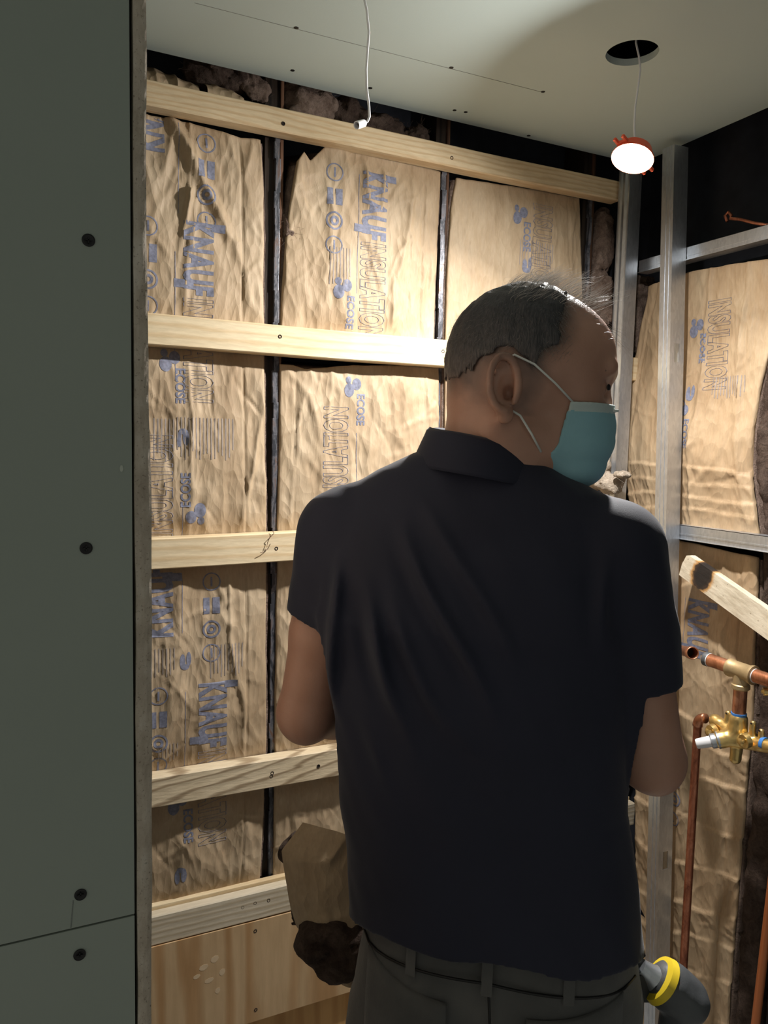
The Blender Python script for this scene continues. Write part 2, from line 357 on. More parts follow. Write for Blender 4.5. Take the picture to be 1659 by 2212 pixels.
# --- signed distance modelling
class SDF:
    def __init__(s, lo, hi, h):
        s.h = h; s.lo = np.array(lo, float); s.n = np.ceil((np.array(hi)-s.lo)/h).astype(int)+1
        s.ax = [(s.lo[i]+h*np.arange(s.n[i])).astype(np.float32) for i in range(3)]
        s.F = np.full(tuple(s.n), .5, dtype=np.float32)
    def sl(s, lo, hi, pad):
        return tuple(slice(max(0, int((lo[i]-pad-s.lo[i])/s.h)), min(s.n[i], int((hi[i]+pad-s.lo[i])/s.h)+2)) for i in range(3))
    def grid(s, sl):
        return (s.ax[0][sl[0]][:, None, None], s.ax[1][sl[1]][None, :, None], s.ax[2][sl[2]][None, None, :])
    def put(s, d, sl, k, op='u'):
        A = s.F[sl]
        if op == 'u':
            if k <= 0: s.F[sl] = np.minimum(A, d)
            else:
                hh = np.clip(.5+.5*(A-d)/k, 0, 1); s.F[sl] = A*(1-hh)+d*hh-k*hh*(1-hh)
        elif op == 's':
            if k <= 0: s.F[sl] = np.maximum(A, -d)
            else:
                hh = np.clip(.5-.5*(A+d)/k, 0, 1); s.F[sl] = A*(1-hh)+(-d)*hh+k*hh*(1-hh)
    def ell(s, c, r, k=.01, R=None, op='u'):
        m_ = max(r); sl = s.sl(np.array(c)-m_, np.array(c)+m_, k*2+.01); X, Y, Z = s.grid(sl)
        X = X-c[0]; Y = Y-c[1]; Z = Z-c[2]
        if R is not None:
            R = np.array(R); X, Y, Z = (R[0, 0]*X+R[1, 0]*Y+R[2, 0]*Z, R[0, 1]*X+R[1, 1]*Y+R[2, 1]*Z, R[0, 2]*X+R[1, 2]*Y+R[2, 2]*Z)
        k0 = np.sqrt((X/r[0])**2+(Y/r[1])**2+(Z/r[2])**2)+1e-6
        k1 = np.sqrt((X/r[0]**2)**2+(Y/r[1]**2)**2+(Z/r[2]**2)**2)+1e-6
        s.put(k0*(k0-1)/k1, sl, k, op)
    def cap(s, a, b, ra, rb, k=.01, flat=None, op='u'):
        a = np.array(a, float); b = np.array(b, float); m_ = max(ra, rb)*1.3
        sl = s.sl(np.minimum(a, b)-m_, np.maximum(a, b)+m_, k*2+.01); X, Y, Z = s.grid(sl)
        d = b-a; L = d@d+1e-12
        t_ = np.clip(((X-a[0])*d[0]+(Y-a[1])*d[1]+(Z-a[2])*d[2])/L, 0, 1)
        dist = np.sqrt((X-a[0]-t_*d[0])**2+((Y-a[1]-t_*d[1])/(flat or 1))**2+(Z-a[2]-t_*d[2])**2)
        s.put(dist-(ra+(rb-ra)*t_), sl, k, op)
    def chain(s, pts, rs, k=.01):
        for i in range(len(pts)-1): s.cap(pts[i], pts[i+1], rs[i], rs[i+1], k)
    def func(s, f, lo, hi, k=.01, op='u'):
        sl = s.sl(lo, hi, .02); s.put(f(*s.grid(sl)), sl, k, op)
    def box(s, c, hd, rnd=.003, k=.004, R=None, op='u'):
        m_ = float(np.linalg.norm(hd)); sl = s.sl(np.array(c)-m_, np.array(c)+m_, k*2+.006); X, Y, Z = s.grid(sl)
        X = X-c[0]; Y = Y-c[1]; Z = Z-c[2]
        if R is not None:
            R = np.array(R); X, Y, Z = (R[0, 0]*X+R[1, 0]*Y+R[2, 0]*Z, R[0, 1]*X+R[1, 1]*Y+R[2, 1]*Z, R[0, 2]*X+R[1, 2]*Y+R[2, 2]*Z)
        q = [np.abs(A)-(h_-rnd) for A, h_ in zip((X, Y, Z), hd)]
        d = np.sqrt(sum(np.maximum(a_, 0)**2 for a_ in q))+np.minimum(np.maximum(np.maximum(q[0], q[1]), q[2]), 0)-rnd
        s.put(d, sl, k, op)
    def noise(s, amp, sc, o=3, st=(1, 1, 1), off=0.):
        X, Y, Z = np.meshgrid(*s.ax, indexing='ij'); near = np.abs(s.F) < .05
        s.F[near] += (amp*fbm(X[near]*sc*st[0]+off, Y[near]*sc*st[1]+off, Z[near]*sc*st[2], o)).astype(np.float32)
    def mesh(s, smooth=1):
        F = s.F; ins = F < 0; nx, ny, nz = F.shape
        c = ins[:-1, :-1, :-1].astype(np.uint8)
        for i in (0, 1):
            for j in (0, 1):
                for k in (0, 1):
                    if i+j+k: c = c+ins[i:nx-1+i, j:ny-1+j, k:nz-1+k]
        I = np.argwhere((c > 0) & (c < 8)); N = len(I)
        if N == 0: raise RuntimeError('empty sdf')
        corner = {}
        for i in (0, 1):
            for j in (0, 1):
                for k in (0, 1): corner[(i, j, k)] = F[I[:, 0]+i, I[:, 1]+j, I[:, 2]+k]
        P = np.zeros((N, 3)); cnt = np.zeros(N)
        for a_ in corner:
            for ax in range(3):
                if a_[ax] == 0:
                    b_ = list(a_); b_[ax] = 1; b_ = tuple(b_)
                    fa, fb = corner[a_], corner[b_]; m_ = (fa < 0) != (fb < 0)
                    t_ = np.where(m_, fa/np.where(m_, fa-fb, 1), 0)
                    for q in range(3): P[:, q] += np.where(m_, a_[q]+(t_ if q == ax else 0), 0)
                    cnt += m_
        P = s.lo+(I+P/cnt[:, None])*s.h
        idx = np.full((nx-1, ny-1, nz-1), -1, dtype=np.int32); idx[I[:, 0], I[:, 1], I[:, 2]] = np.arange(N)
        Q = []
        for ax in range(3):
            o1, o2 = [(1, 2), (2, 0), (0, 1)][ax]
            A = np.moveaxis(ins, (ax, o1, o2), (0, 1, 2)); D = np.moveaxis(idx, (ax, o1, o2), (0, 1, 2))
            a0 = A[:-1, 1:-1, 1:-1]; a1 = A[1:, 1:-1, 1:-1]; E_ = np.argwhere(a0 != a1)
            if len(E_) == 0: continue
            i, j, k = E_.T; q = np.stack([D[i, j, k], D[i, j+1, k], D[i, j+1, k+1], D[i, j, k+1]], 1)
            fl = ~a0[i, j, k]; q[fl] = q[fl][:, ::-1]; Q.append(q)
        Q = np.concatenate(Q); Q = Q[(Q >= 0).all(1)]
        for _ in range(smooth):
            S = np.zeros_like(P); n_ = np.zeros(N)
            for a_, b_ in ((0, 1), (1, 2), (2, 3), (3, 0)):
                for u_, v_ in ((a_, b_), (b_, a_)):
                    for q in range(3): S[:, q] += np.bincount(Q[:, u_], weights=P[Q[:, v_], q], minlength=N)
                    n_ += np.bincount(Q[:, u_], minlength=N)
            P = P*.4+.6*S/np.maximum(n_, 1)[:, None]
        return P, Q
    def obj(s, name, mat, parent=None, smooth=1, mats=None, mifun=None):
        P, Q = s.mesh(smooth); mi = None
        if mifun is not None: mi = mifun(P[Q].mean(1))
        return mk(name, P, Q, mat, parent, True, mats, mi)

# --- printed lettering: flat text geometry as (reading coordinate, height coordinate)
def text2d(body, size, outline=0., bold=0., cond=1., spacing=1., step=.006):
    cu = bpy.data.curves.new('lettering', 'FONT'); cu.body = body; cu.size = size; cu.space_character = spacing; cu.resolution_u = 3
    cu.offset = bold
    if outline > 0: cu.fill_mode = 'NONE'; cu.bevel_depth = outline; cu.bevel_resolution = 0
    else: cu.fill_mode = 'FRONT' if hasattr(cu, 'fill_mode') else 'BOTH'
    o = bpy.data.objects.new('lettering', cu); COL.objects.link(o); bpy.context.view_layer.update()
    dg = bpy.context.evaluated_depsgraph_get(); me = bpy.data.meshes.new_from_object(o.evaluated_get(dg))
    bm = bmesh.new(); bm.from_mesh(me)
    for v in bm.verts: v.co.z *= .35; v.co.x *= cond
    if outline <= 0: bmesh.ops.triangulate(bm, faces=bm.faces[:])
    xs = [v.co.x for v in bm.verts]; ys = [v.co.y for v in bm.verts]
    x = min(xs)
    while x < max(xs):
        bmesh.ops.bisect_plane(bm, geom=bm.verts[:]+bm.edges[:]+bm.faces[:], plane_co=(x, 0, 0), plane_no=(1, 0, 0)); x += step
    y = min(ys)
    while y < max(ys):
        bmesh.ops.bisect_plane(bm, geom=bm.verts[:]+bm.edges[:]+bm.faces[:], plane_co=(0, y, 0), plane_no=(0, 1, 0)); y += step
    _ix(bm); V = np.array([v.co[:] for v in bm.verts]); Fs = [[v.index for v in f.verts] for f in bm.faces]
    bm.free(); bpy.data.objects.remove(o); bpy.data.meshes.remove(me); bpy.data.curves.remove(cu)
    return V, Fs
_TX = {}
def T(*a, **k):
    key = (a, tuple(sorted(k.items())))
    if key not in _TX: _TX[key] = text2d(*a, **k)
    return _TX[key]
def grid2d(x0, x1, y0, y1, step=.005):
    nx = max(1, int(abs(x1-x0)/step)); ny = max(1, int(abs(y1-y0)/step))
    V = [(x0+(x1-x0)*i/nx, y0+(y1-y0)*j/ny, 0) for j in range(ny+1) for i in range(nx+1)]
    Fs = [(j*(nx+1)+i, j*(nx+1)+i+1, (j+1)*(nx+1)+i+1, (j+1)*(nx+1)+i) for j in range(ny) for i in range(nx)]
    return np.array(V), Fs
def disc2d(cx, cy, rx, ry, r0=0., n=20):
    V = []; Fs = []; rings = [max(r0, .02)]
    while rings[-1] < 1: rings.append(min(1, rings[-1]+.33))
    for q in rings: V += [(cx+rx*q*cos(2*pi*i/n), cy+ry*q*sin(2*pi*i/n), 0) for i in range(n)]
    for j in range(len(rings)-1): Fs += [(j*n+i, j*n+(i+1) % n, (j+1)*n+(i+1) % n, (j+1)*n+i) for i in range(n)]
    return np.array(V), Fs
# each item: list of (V,F,material index 1=blue 2=faint)
def P_knauf(s=.078, part=5):
    V, Fs = T('KNAUF'[:part], s, bold=.0034, cond=.60, spacing=1.10, step=.006); V = V*np.array([.142/max(V[:, 0].max(), .01), 1, 1]); out = [(V, Fs, 1)]
    wd = V[:, 0].max(); cap = V[:, 1].max()
    out.append((*grid2d(0.001, .016*s/.078, cap*.9, cap*1.38, .006), 1))
    if part == 5: out.append((*grid2d(wd*.80, wd*.80+.016*s/.078, -cap*.38, cap*.3, .006), 1))
    return out, wd
def P_insul(s=.078):
    V, Fs = T('INSULATION', s, outline=.0007, bold=.0030, cond=.62, spacing=1.05, step=.01); V = V*np.array([.205/V[:, 0].max(), 1, 1]); return [(V, Fs, 1)], V[:, 0].max()
def P_full(s=.078):
    a, w1 = P_knauf(s); b, w2 = P_insul(s)
    return a+[(V+np.array([w1+.006, 0, 0]), Fs, m_) for V, Fs, m_ in b]
def P_ecose():
    V, Fs = T('ECOSE', .026, bold=.0008, cond=.9, step=.01)
    o = [(V, Fs, 1)]
    o += [(*disc2d(-.020, -.002, .013, .011), 1), (*disc2d(-.006, -.020, .015, .012), 1), (*disc2d(-.028, -.022, .008, .007), 1)]
    return o
def P_icons():
    o = []
    for i in range(4):
        x = i*.050
        if i % 3 == 0:
            o.append((*disc2d(x, 0, .019, .019, .86), 1)); o.append((*grid2d(x-.010, x+.010, -.002, .002), 1))
        elif i == 2: o += [(*disc2d(x, 0, .019, .019, .80), 1), (*disc2d(x, 0, .010, .010, .45), 1)]
        else: o.append((*grid2d(x-.017, x+.017, -.017, -.004), 1)); o.append((*grid2d(x-.017, x+.017, .002, .017), 1))
    return o
def P_flame():
    return [(*disc2d(0, .006, .016, .006), 1), (*disc2d(.004, -.007, .015, .005), 1), (*disc2d(-.012, 0, .006, .008), 1)]
def P_rule(L=.25): return [(*grid2d(0, L, 0, .0011, .01), 1)]
def P_fine(L=.09, n=9, g=.0075):
    o = []
    for i in range(n): o.append((*grid2d(0, L*(.75+.25*abs(sin(i*2.3))), -i*g, -i*g+.0022, .008), 2))
    return o

# ------------------------------------------------------------------ setting
def struct(name, mb, mat, parent=None, **k):
    o = mb.build(name, mat, parent, **k)
    if parent is None: o['kind'] = 'structure'
    return o
YW, YB, XB, XF = 1.58, 1.542, 1.46, 1.38     # stud plane, board fronts, paper on the right wall, metal frame front
ZC = 2.275
struct('floor', MB().box((-1.3, -1.2, -.05), (1.75, 1.75, 0)), 'concrete')
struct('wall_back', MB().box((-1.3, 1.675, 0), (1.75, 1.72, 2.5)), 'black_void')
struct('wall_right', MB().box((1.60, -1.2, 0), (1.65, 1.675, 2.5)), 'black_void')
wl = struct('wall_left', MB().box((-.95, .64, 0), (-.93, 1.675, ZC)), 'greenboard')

# ceiling sheet with a round cut-out
hc = onZ(1365.5, 115, ZC); HR = .047
n = 64; V = []; Fs = []
cx, cy = hc[0], hc[1]; x0, x1, y0, y1 = -1.2, 1.44, -1.1, 1.555
def sq(t_):
    dx, dy = cos(t_), sin(t_); s_ = 1e9
    if dx > 0: s_ = min(s_, (x1-cx)/dx)
    if dx < 0: s_ = min(s_, (x0-cx)/dx)
    if dy > 0: s_ = min(s_, (y1-cy)/dy)
    if dy < 0: s_ = min(s_, (y0-cy)/dy)
    return cx+dx*s_, cy+dy*s_
angs = sorted([2*pi*i/n for i in range(n)]+[atan2(b-cy, a-cx) % (2*pi) for a in (x0, x1) for b in (y0, y1)])
n = len(angs)
for z_ in (ZC, ZC+.0127):
    for t_ in angs: V.append((cx+HR*cos(t_), cy+HR*sin(t_), z_))
    for t_ in angs: a, b = sq(t_); V.append((a, b, z_))
for i in range(n):
    k = (i+1) % n
    Fs += [(i, k, n+k, n+i), (2*n+i, 3*n+i, 3*n+k, 2*n+k), (i, 2*n+i, 2*n+k, k), (n+i, n+k, 3*n+k, 3*n+i)]
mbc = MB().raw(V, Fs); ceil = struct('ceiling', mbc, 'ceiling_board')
struct('light_block', MB().box((-1.3, -1.2, 2.48), (1.75, 1.72, 2.52)), 'black_void')  # added sheet above the hole, blocks world light leaking through
bpy.data.objects['light_block'].name = 'ceiling_light_block'
for (px, py) in ((640, 60), (632, 152), (975, 146), (1173, 198), (982, 238), (1006, 242), (1142, 293), (800, 190)):
    p = onZ(px, py, ZC); MB().lathe([(0, .0045), (.0008, .0042), (.0012, .001)], (p[0], p[1], ZC+.0002), (0, 0, -1), 12).build('screw', 'black_screw', ceil)
a = onZ(420, 6, ZC); b = onZ(1175, 200, ZC)
MB().tube([(a[0], a[1], ZC+.0002), (b[0], b[1], ZC+.0002)], .0008, 6).build('pencil_line', 'pencil', ceil)

# partition on the left: two sheets, seam, screws; the lining of the opening shows its cut edge
YP = .62
wf = empty('wall_front', (0, YP, 0), kind='structure')
sz = 1.1645
sheet = MB().box((-1.2, 0, sz+.0008), (.0805, .0127, ZC), .0008)
o1 = sheet.build('drywall_sheet', 'greenboard', wf)
o2 = MB().box((-1.2, .0003, 0), (.0805, .013, sz-.0008), .0008).build('drywall_sheet', 'greenboard', wf)
MB().box((-1.2, .009, 0), (.079, .06, ZC)).build('partition_framing', 'dark_wood', wf)
for (px, py) in ((191, 519), (186, 1184), (174, 1932), (172, 2062)):
    p = onY(px, py, YP); m_ = MB().lathe([(0, .0047), (.0006, .0046), (.0009, .0036), (.0003, .0012)], (p[0], -.0003, p[2]), (0, -1, 0), 24)
    m_.box((p[0]-.0022, -.0016, p[2]-.0004), (p[0]+.0022, -.0009, p[2]+.0004)).box((p[0]-.0004, -.0016, p[2]-.0022), (p[0]+.0004, -.0009, p[2]+.0022))
    m_.build('screw', 'black_screw', wf)
a = onY(158, 1945, YP); b = onY(153, 2004, YP)
MB().tube([(a[0], -.0001, a[2]), (b[0], -.0001, b[2])], .0004, 6).build('pencil_line', 'pencil', wf)
p = onY(262, 1012, YP); MB().raw(*[(lambda r: ([(p[0]+r*cos(i)*.5, -.0006, p[2]+r*sin(i)) for i in range(7)], [tuple(range(7))]))(.0028)][0]).build('putty_dab', 'putty', wf)
# jamb lining with rough edge
NZ = 520; zz = np.linspace(0, ZC, NZ); ex = []
tl = MB(); Vs = []; Fs = []
NXs = 6
le = .0825+.0008*fbm(zz*18, zz*0, zz*0, 4); re = .0945+.0012*fbm(zz*12, zz*0+5, zz*0, 5)-.0006*(zz-1)
re = re+np.interp(zz, [0, 1.1, 1.3, 1.5, 1.7, 2.3], [-.0012, -.0010, .0004, .0002, -.0014, -.0018])
for i in range(NZ):
    for j in range(NXs+1):
        s_ = j/NXs; y = YP-.002+.004*abs(s_-.5)**2*2+.0012*float(fbm(np.array(s_*3.), np.array(zz[i]*60), np.array(1.), 3))
        Vs.append((le[i]+(re[i]-le[i])*s_, y, zz[i]))
    Vs.append((re[i], 1.0, zz[i])); Vs.append((le[i], 1.0, zz[i]))
W_ = NXs+3
for i in range(NZ-1):
    for j in range(W_):
        k = (j+1) % W_; Fs.append((i*W_+j, i*W_+k, (i+1)*W_+k, (i+1)*W_+j))
tl.raw(Vs, Fs); o = tl.build('trim_1', 'gypsum_edge', None, smooth=False); o['kind'] = 'structure'

# ------------------------------------------------------------------ blackened studs of the back wall
def stud(px, tilt, label, edgew=.011, eoff=.006, topbrown=False):
    x = onY(px, 700, YW)[0]
    root = empty('wall_stud', (x, YW+.01, 0), 0, label, 'stud', None)
    MB().box((-.019, .004, 0), (.019, .085, 2.40), .001).build('stud_body', 'dark_wood', root)
    m_ = MB(); NN = 60
    for i in range(NN):
        z0 = .2+2.0*i/NN; z1 = .2+2.0*(i+1)/NN; q = .0012*sin(i*1.7)+.0008*sin(i*4.1)
        m_.box((eoff-edgew/2+q, -.006, z0), (eoff+edgew/2+q, .005, z1+.001), .001)
    m_.build('edge_strip', 'black_steel', root)
    MB().box((eoff+edgew/2+.001, -.002, .2), (eoff+edgew/2+.008, .01, 2.35), .002).build('rust_strip', 'brown_wood', root)
    return root
stud(592, 0, 'blackened wall stud in the gap right of the leftmost paper batt')
stud(953, 0, 'shiny blackened wall stud with rusty side between the second and third batts', .012, 0)
stud(1268, 0, 'narrow dark wall stud at the right edge of the third batt', .008, 0)

# ------------------------------------------------------------------ boards across the back wall
def board(name, zt, zb, xl, xr, mat, label, screws, cat='wood board', yf=YB, yb=YW-.004, tilt=0., group=None):
    root = empty(name, (xl, yf, (zt+zb)/2), 0, label, cat, group)
    h_ = (zt-zb)/2; L = xr-xl; nseg = 40; V = []; Fs = []
    sec = [(-h_+.002, 0), (-h_, .002), (-h_, yb-yf), (h_, yb-yf), (h_, .002), (h_-.002, 0)]
    for i in range(nseg+1):
        x = L*i/nseg; dz = .0007*sin(x*9+zt*7)+tilt*x; dy = .0006*sin(x*13+zt)
        V += [(x, b_+dy, a_+dz) for a_, b_ in sec]
    k_ = len(sec)
    for i in range(nseg):
        for j in range(k_): q = (j+1) % k_; Fs.append((i*k_+j, i*k_+q, (i+1)*k_+q, (i+1)*k_+j))
    Fs += [tuple(range(k_)), tuple(nseg*k_+j for j in range(k_-1, -1, -1))]
    MB().raw(V, Fs).build('plank', mat, root)
    for (px, py) in screws:
        p = onY(px, py, yf); MB().lathe([(0, .0042), (.0012, .0040), (.0016, .0030), (.0004, .0018)], (p[0]-xl, .0008, p[2]-(zt+zb)/2), (0, -1, 0), 14).build('screw', 'hole_dark', root)
    return root
B1 = (onY(320, 170, YB)[2], onY(320, 226, YB)[2]); B2 = (onY(320, 676, YB)[2], onY(320, 745, YB)[2])
B3 = (onY(325, 1165, YB)[2], onY(328, 1232, YB)[2]); B4 = (onY(325, 1683, YB)[2], onY(325, 1748, YB)[2]); B5 = (onY(325, 1982, YB)[2], onY(325, 2045, YB)[2])
xr = 1.53
board('furring_board', *B1, .10, onY(1340, 420, YB)[0], 'pine_warm', 'pale pine board across the wall just below the ceiling', [(612, 267), (976, 341)])
board('furring_board', *B2, .10, xr, 'pine', 'pine board running behind the man\'s head, second from the ceiling', [(605, 727), (957, 759)])
board('furring_board', *B3, .10, xr, 'pine', 'pine board with a loose thread, level with the man\'s left sleeve', [(597, 1185)], tilt=.012)
board('furring_board', *B4, .10, xr, 'pine_grain', 'rough sawn board with bold curved grain under the man\'s left elbow', [(588, 1670), (586, 1677), (688, 1655)])
board('furring_board', *B5, .10, xr, 'pine_grey', 'grey pine board along the top edge of the plywood panel', [(524, 1960), (580, 1945), (551, 1951)], yb=YB+.022)
tag(MB().box((.10, YB+.0225, B5[1]), (xr, YW-.001, B5[0]+.008), .001).build('ledge_strip', 'pine'), 'thin pine strip sandwiched behind the lowest board', 'wood strip')
pt = B5[1]-.0015; pbt = onY(680, 2165, YB)[2]
ply = empty('plywood_board', (.1, YB-.002, pbt), 0, 'tan plywood sheet with streaky grain below the lowest board', 'plywood')
MB().box((0, 0, 0), (1.3, .012, pt-pbt), .0006).build('panel', 'plywood', ply)
for (px, py) in ((551, 2010), (552, 2180)):
    p = onY(px, py, YB); MB().lathe([(0, .0042), (.0012, .0040), (.0016, .003), (.0004, .0018)], (p[0]-.1, .0008, p[2]-pbt), (0, -1, 0), 14).build('screw', 'hole_dark', ply)
# pale scuffs on the plywood
sc_ = MB()
for (px, py, w_, h_) in ((440, 2090, 18, 12), (464, 2072, 16, 14), (425, 2110, 14, 9), (452, 2118, 18, 10), (480, 2100, 12, 14), (470, 2140, 10, 12)):
    p = onY(px, py, YB-.002); kk = 1/1090.; pts = [(p[0]-.1+w_*kk*.6*cos(t_)*(1+.2*sin(t_*3)), p[2]-pbt+h_*kk*.6*sin(t_)+.3*w_*kk*cos(t_)*.3) for t_ in np.linspace(0, 2*pi, 9)[:-1]]
    sc_.prism(pts, -.0003, .0002, 'XZ')
plain('scuff', (.66, .50, .32), .7); sc_.build('scuff_marks', 'scuff', ply)
tag(MB().box((.44, YW-.02, pbt-.6), (1.2, YW-.005, pbt+.02), .001).build('plywood_sheet', 'plywood_orange'), 'orange plywood sheet lower down behind the tan panel', 'plywood')
tag(MB().box((.10, YW-.02, pbt-.6), (.425, YW-.005, pbt+.02), .001).build('plywood_sheet', 'plywood_orange'), 'orange plywood piece left of the dark gap at the bottom', 'plywood')
p = onY(800, 2200, YB-.02); tag(MB().box((p[0]-.02, YB-.06, p[2]-.04), (p[0]+.25, YB-.022, p[2]), .002).build('wood_offcut', 'pine'), 'pale wood end showing beside the man\'s jeans at the bottom', 'wood offcut')
# thread caught on the third board
pts = [(588, 1145), (592, 1152), (582, 1162), (578, 1172), (576, 1182), (584, 1175), (578, 1186), (570, 1192), (562, 1194)]
tag(MB().tube([tuple(onY(a, b, YB-.003-.002*(i % 3))) for i, (a, b) in enumerate(pts)], .0007, 6).build('loose_thread', 'brown_wood'), 'thin brown thread curling over the third board', 'thread')

# ------------------------------------------------------------------ paper faced insulation
def batt(label, wall, plane, L_, R_, top, bot, seed, bulge=.014, rough=1., prints=(), mat='kraft_paper', step=.0035, flange=(.045, None), extra=None, fib='fiberglass', group='paper faced insulation batts'):
    """L_,R_: pixel lists of the side edges; top/bot: pixel lists of the end edges"""
    W = onY if wall == 'A' else onX
    def pz(lst):
        o_ = [W(x, y, plane) for x, y in lst]; return sorted([(q[2], (q[0] if wall == 'A' else -q[1])) for q in o_])
    Lz = pz(L_); Rz = pz(R_)
    al = lambda z: np.interp(z, [q[0] for q in Lz], [q[1] for q in Lz])+.0022*fbm(z*11+seed, z*0+1., z*0, 4)
    ar = lambda z: np.interp(z, [q[0] for q in Rz], [q[1] for q in Rz])+.0022*fbm(z*11+seed, z*0+7., z*0, 4)
    def ends(lst):
        o_ = sorted([((q[0] if wall == 'A' else -q[1]), q[2]) for q in [W(x, y, plane) for x, y in lst]])
        return lambda a: np.interp(a, [q[0] for q in o_], [q[1] for q in o_])+.002*fbm(a*25+seed, a*0+2, a*0, 4)
    zt, zb = ends(top), ends(bot)
    zmx = max(float(zt(q[1])) for q in Lz+Rz); zmn = min(float(zb(q[1])) for q in Lz+Rz); amin = min(q[1] for q in Lz); amax = max(q[1] for q in Rz)
    def height(a, z):
        s_ = np.clip((a-al(z))/np.maximum(ar(z)-al(z), .01), 0, 1)
        t_ = (z-zb(a))/(zt(a)-zb(a))
        h = bulge*np.clip(np.sin(pi*s_), 0, 1)**.5*(.75+.35*fbm(a*3, z*3+seed, a*0+seed, 2))
        am = rough*(.60+.55*np.clip(.5+fbm(a*5+seed, z*3.5, a*0+5+seed, 2)*1.6, 0, 1.3))
        h = h+am*crumple(a, z, seed)+creases(a, z, seed, int(170*rough*(zmx-zmn)), amin, amax, zmn, zmx)
        if flange[0]: h = h-.0035*np.exp(-((a-(ar(z)-flange[0]))/.0022)**2)
        if flange[1]: h = h-.0035*np.exp(-((a-(al(z)+flange[1]))/.0022)**2)
        if wall == 'A':
            for zt_, zb_ in (B1, B2, B3, B4, B5):
                zc = (zt_+zb_)/2; prs = np.exp(-((z-zc)/.055)**4); lim = .0015
                h = h*(1-prs)+prs*np.minimum(h*.2, lim)
        if extra: h = h+extra(a, z, s_, t_)
        return h
    def P3(a, z, off=0.):
        h = height(a, z)+off
        return np.stack([a, plane-h, z], -1) if wall == 'A' else np.stack([plane-h, -a, z], -1)
    zmx = max(float(zt(q[1])) for q in Lz+Rz); zmn = min(float(zb(q[1])) for q in Lz+Rz)
    am_ = (float(al(np.array((zmx+zmn)/2)))+float(ar(np.array((zmx+zmn)/2))))/2
    nz_ = int((zmx-zmn)/step/1.25); ns = int(.38/step)
    S, Tt = np.meshgrid(np.linspace(0, 1, ns+1), np.linspace(0, 1, nz_+1))
    a0 = al(zmn+(zmx-zmn)*Tt)*(1-S)+ar(zmn+(zmx-zmn)*Tt)*S
    Z = zb(a0)*(1-Tt)+zt(a0)*Tt; A = al(Z)*(1-S)+ar(Z)*S
    V1 = P3(A, Z).reshape(-1, 3)
    i = np.arange(nz_)[:, None]*(ns+1)+np.arange(ns)[None, :]
    Q = np.stack([i, i+1, i+ns+2, i+ns+1], -1).reshape(-1, 4)
    if wall == 'B': pass
    V = [V1]; F_ = [Q]; MI = [np.zeros(len(Q), int)]; nb = len(V1)
    # thickness: turned-back edges
    back = V1.reshape(nz_+1, ns+1, 3).copy(); 
    ring = [(0, j) for j in range(ns+1)]+[(i_, ns) for i_ in range(1, nz_+1)]+[(nz_, j) for j in range(ns-1, -1, -1)]+[(i_, 0) for i_ in range(nz_-1, 0, -1)]
    ri = np.array([a_*(ns+1)+b_ for a_, b_ in ring]); bk = V1[ri].copy()
    if wall == 'A': bk[:, 1] = np.maximum(bk[:, 1]+.006, plane+.001)
    else: bk[:, 0] = np.maximum(bk[:, 0]+.006, plane+.001)
    k_ = len(ri); q_ = np.arange(k_); V.append(bk)
    F_.append(np.stack([ri, nb+q_, nb+(q_+1) % k_, np.roll(ri, -1)], -1)); MI.append(np.zeros(k_, int)); nb += k_
    Fpoly = []; Mp = []
    for (kind, wpx, wpy, rd) in prints:
        c = W(wpx, wpy, plane); ca, cz = (c[0] if wall == 'A' else -c[1]), c[2]
        for (PV, PF, mi_) in kind:
            r_, u_ = PV[:, 0], PV[:, 1]; off = .0006+(PV[:, 2] if PV.shape[1] > 2 else 0)
            if rd == 'down': a_, z_ = ca+u_, cz-r_
            elif rd == 'up': a_, z_ = ca-u_, cz+r_
            else: a_, z_ = ca+r_, cz+u_
            ok = (a_ > al(z_)+.002) & (a_ < ar(z_)-.002) & (z_ > zb(a_)+.002) & (z_ < zt(a_)-.002)
            PP = P3(a_, z_, off); V.append(PP)
            for f in PF:
                if all(ok[q] for q in f): Fpoly.append(tuple(nb+q for q in f)); Mp.append(mi_)
            nb += len(PP)
    V = np.concatenate(V); faces = np.concatenate(F_); zc = float((zmx+zmn)/2)
    c0 = np.array([am_, plane, 0]) if wall == 'A' else np.array([plane, -am_, 0]); c0[2] = zmn
    root = empty('insulation_batt', tuple(c0), 0, label, 'insulation batt', group)
    allf = [tuple(f) for f in faces.tolist()]+Fpoly
    mi = [0]*len(faces)+Mp
    o = mk('paper_facing', V-c0, allf, None, root, False, [mat, 'ink_blue', 'ink_faint'], mi)
    sm = np.ones(len(allf), dtype=bool); o.data.polygons.foreach_set('use_smooth', sm)
    # fibreglass body behind
    nzf = max(12, int((zmx-zmn)/.012)); VF = []; FF = []
    for i_ in range(nzf+1):
        tt = i_/nzf
        for j in range(11):
            s_ = j/10; aa = am_; z_ = zmn+.004+(zmx-zmn-.008)*tt
            zA = np.array(z_); l_ = float(al(zA))-.004-.004*abs(float(fbm(zA*40, zA*0+3, zA*0+seed, 3))); r_ = float(ar(zA))+.004+.004*abs(float(fbm(zA*40, zA*0+9, zA*0+seed, 3)))
            a_ = l_+(r_-l_)*s_; z_ = min(max(z_, float(zb(np.array(a_)))+.004), float(zt(np.array(a_)))-.004); dd = plane+.006
            VF.append((a_, dd, z_) if wall == 'A' else (dd, -a_, z_))
        for a_ in (r_, l_): VF.append((a_, plane+.07, z_) if wall == 'A' else (plane+.07, -a_, z_))
    for i_ in range(nzf):
        for j in range(13): q = (j+1) % 13; FF.append((i_*13+j, i_*13+q, (i_+1)*13+q, (i_+1)*13+j))
    FF += [tuple(range(13)), tuple(nzf*13+j for j in range(13))]
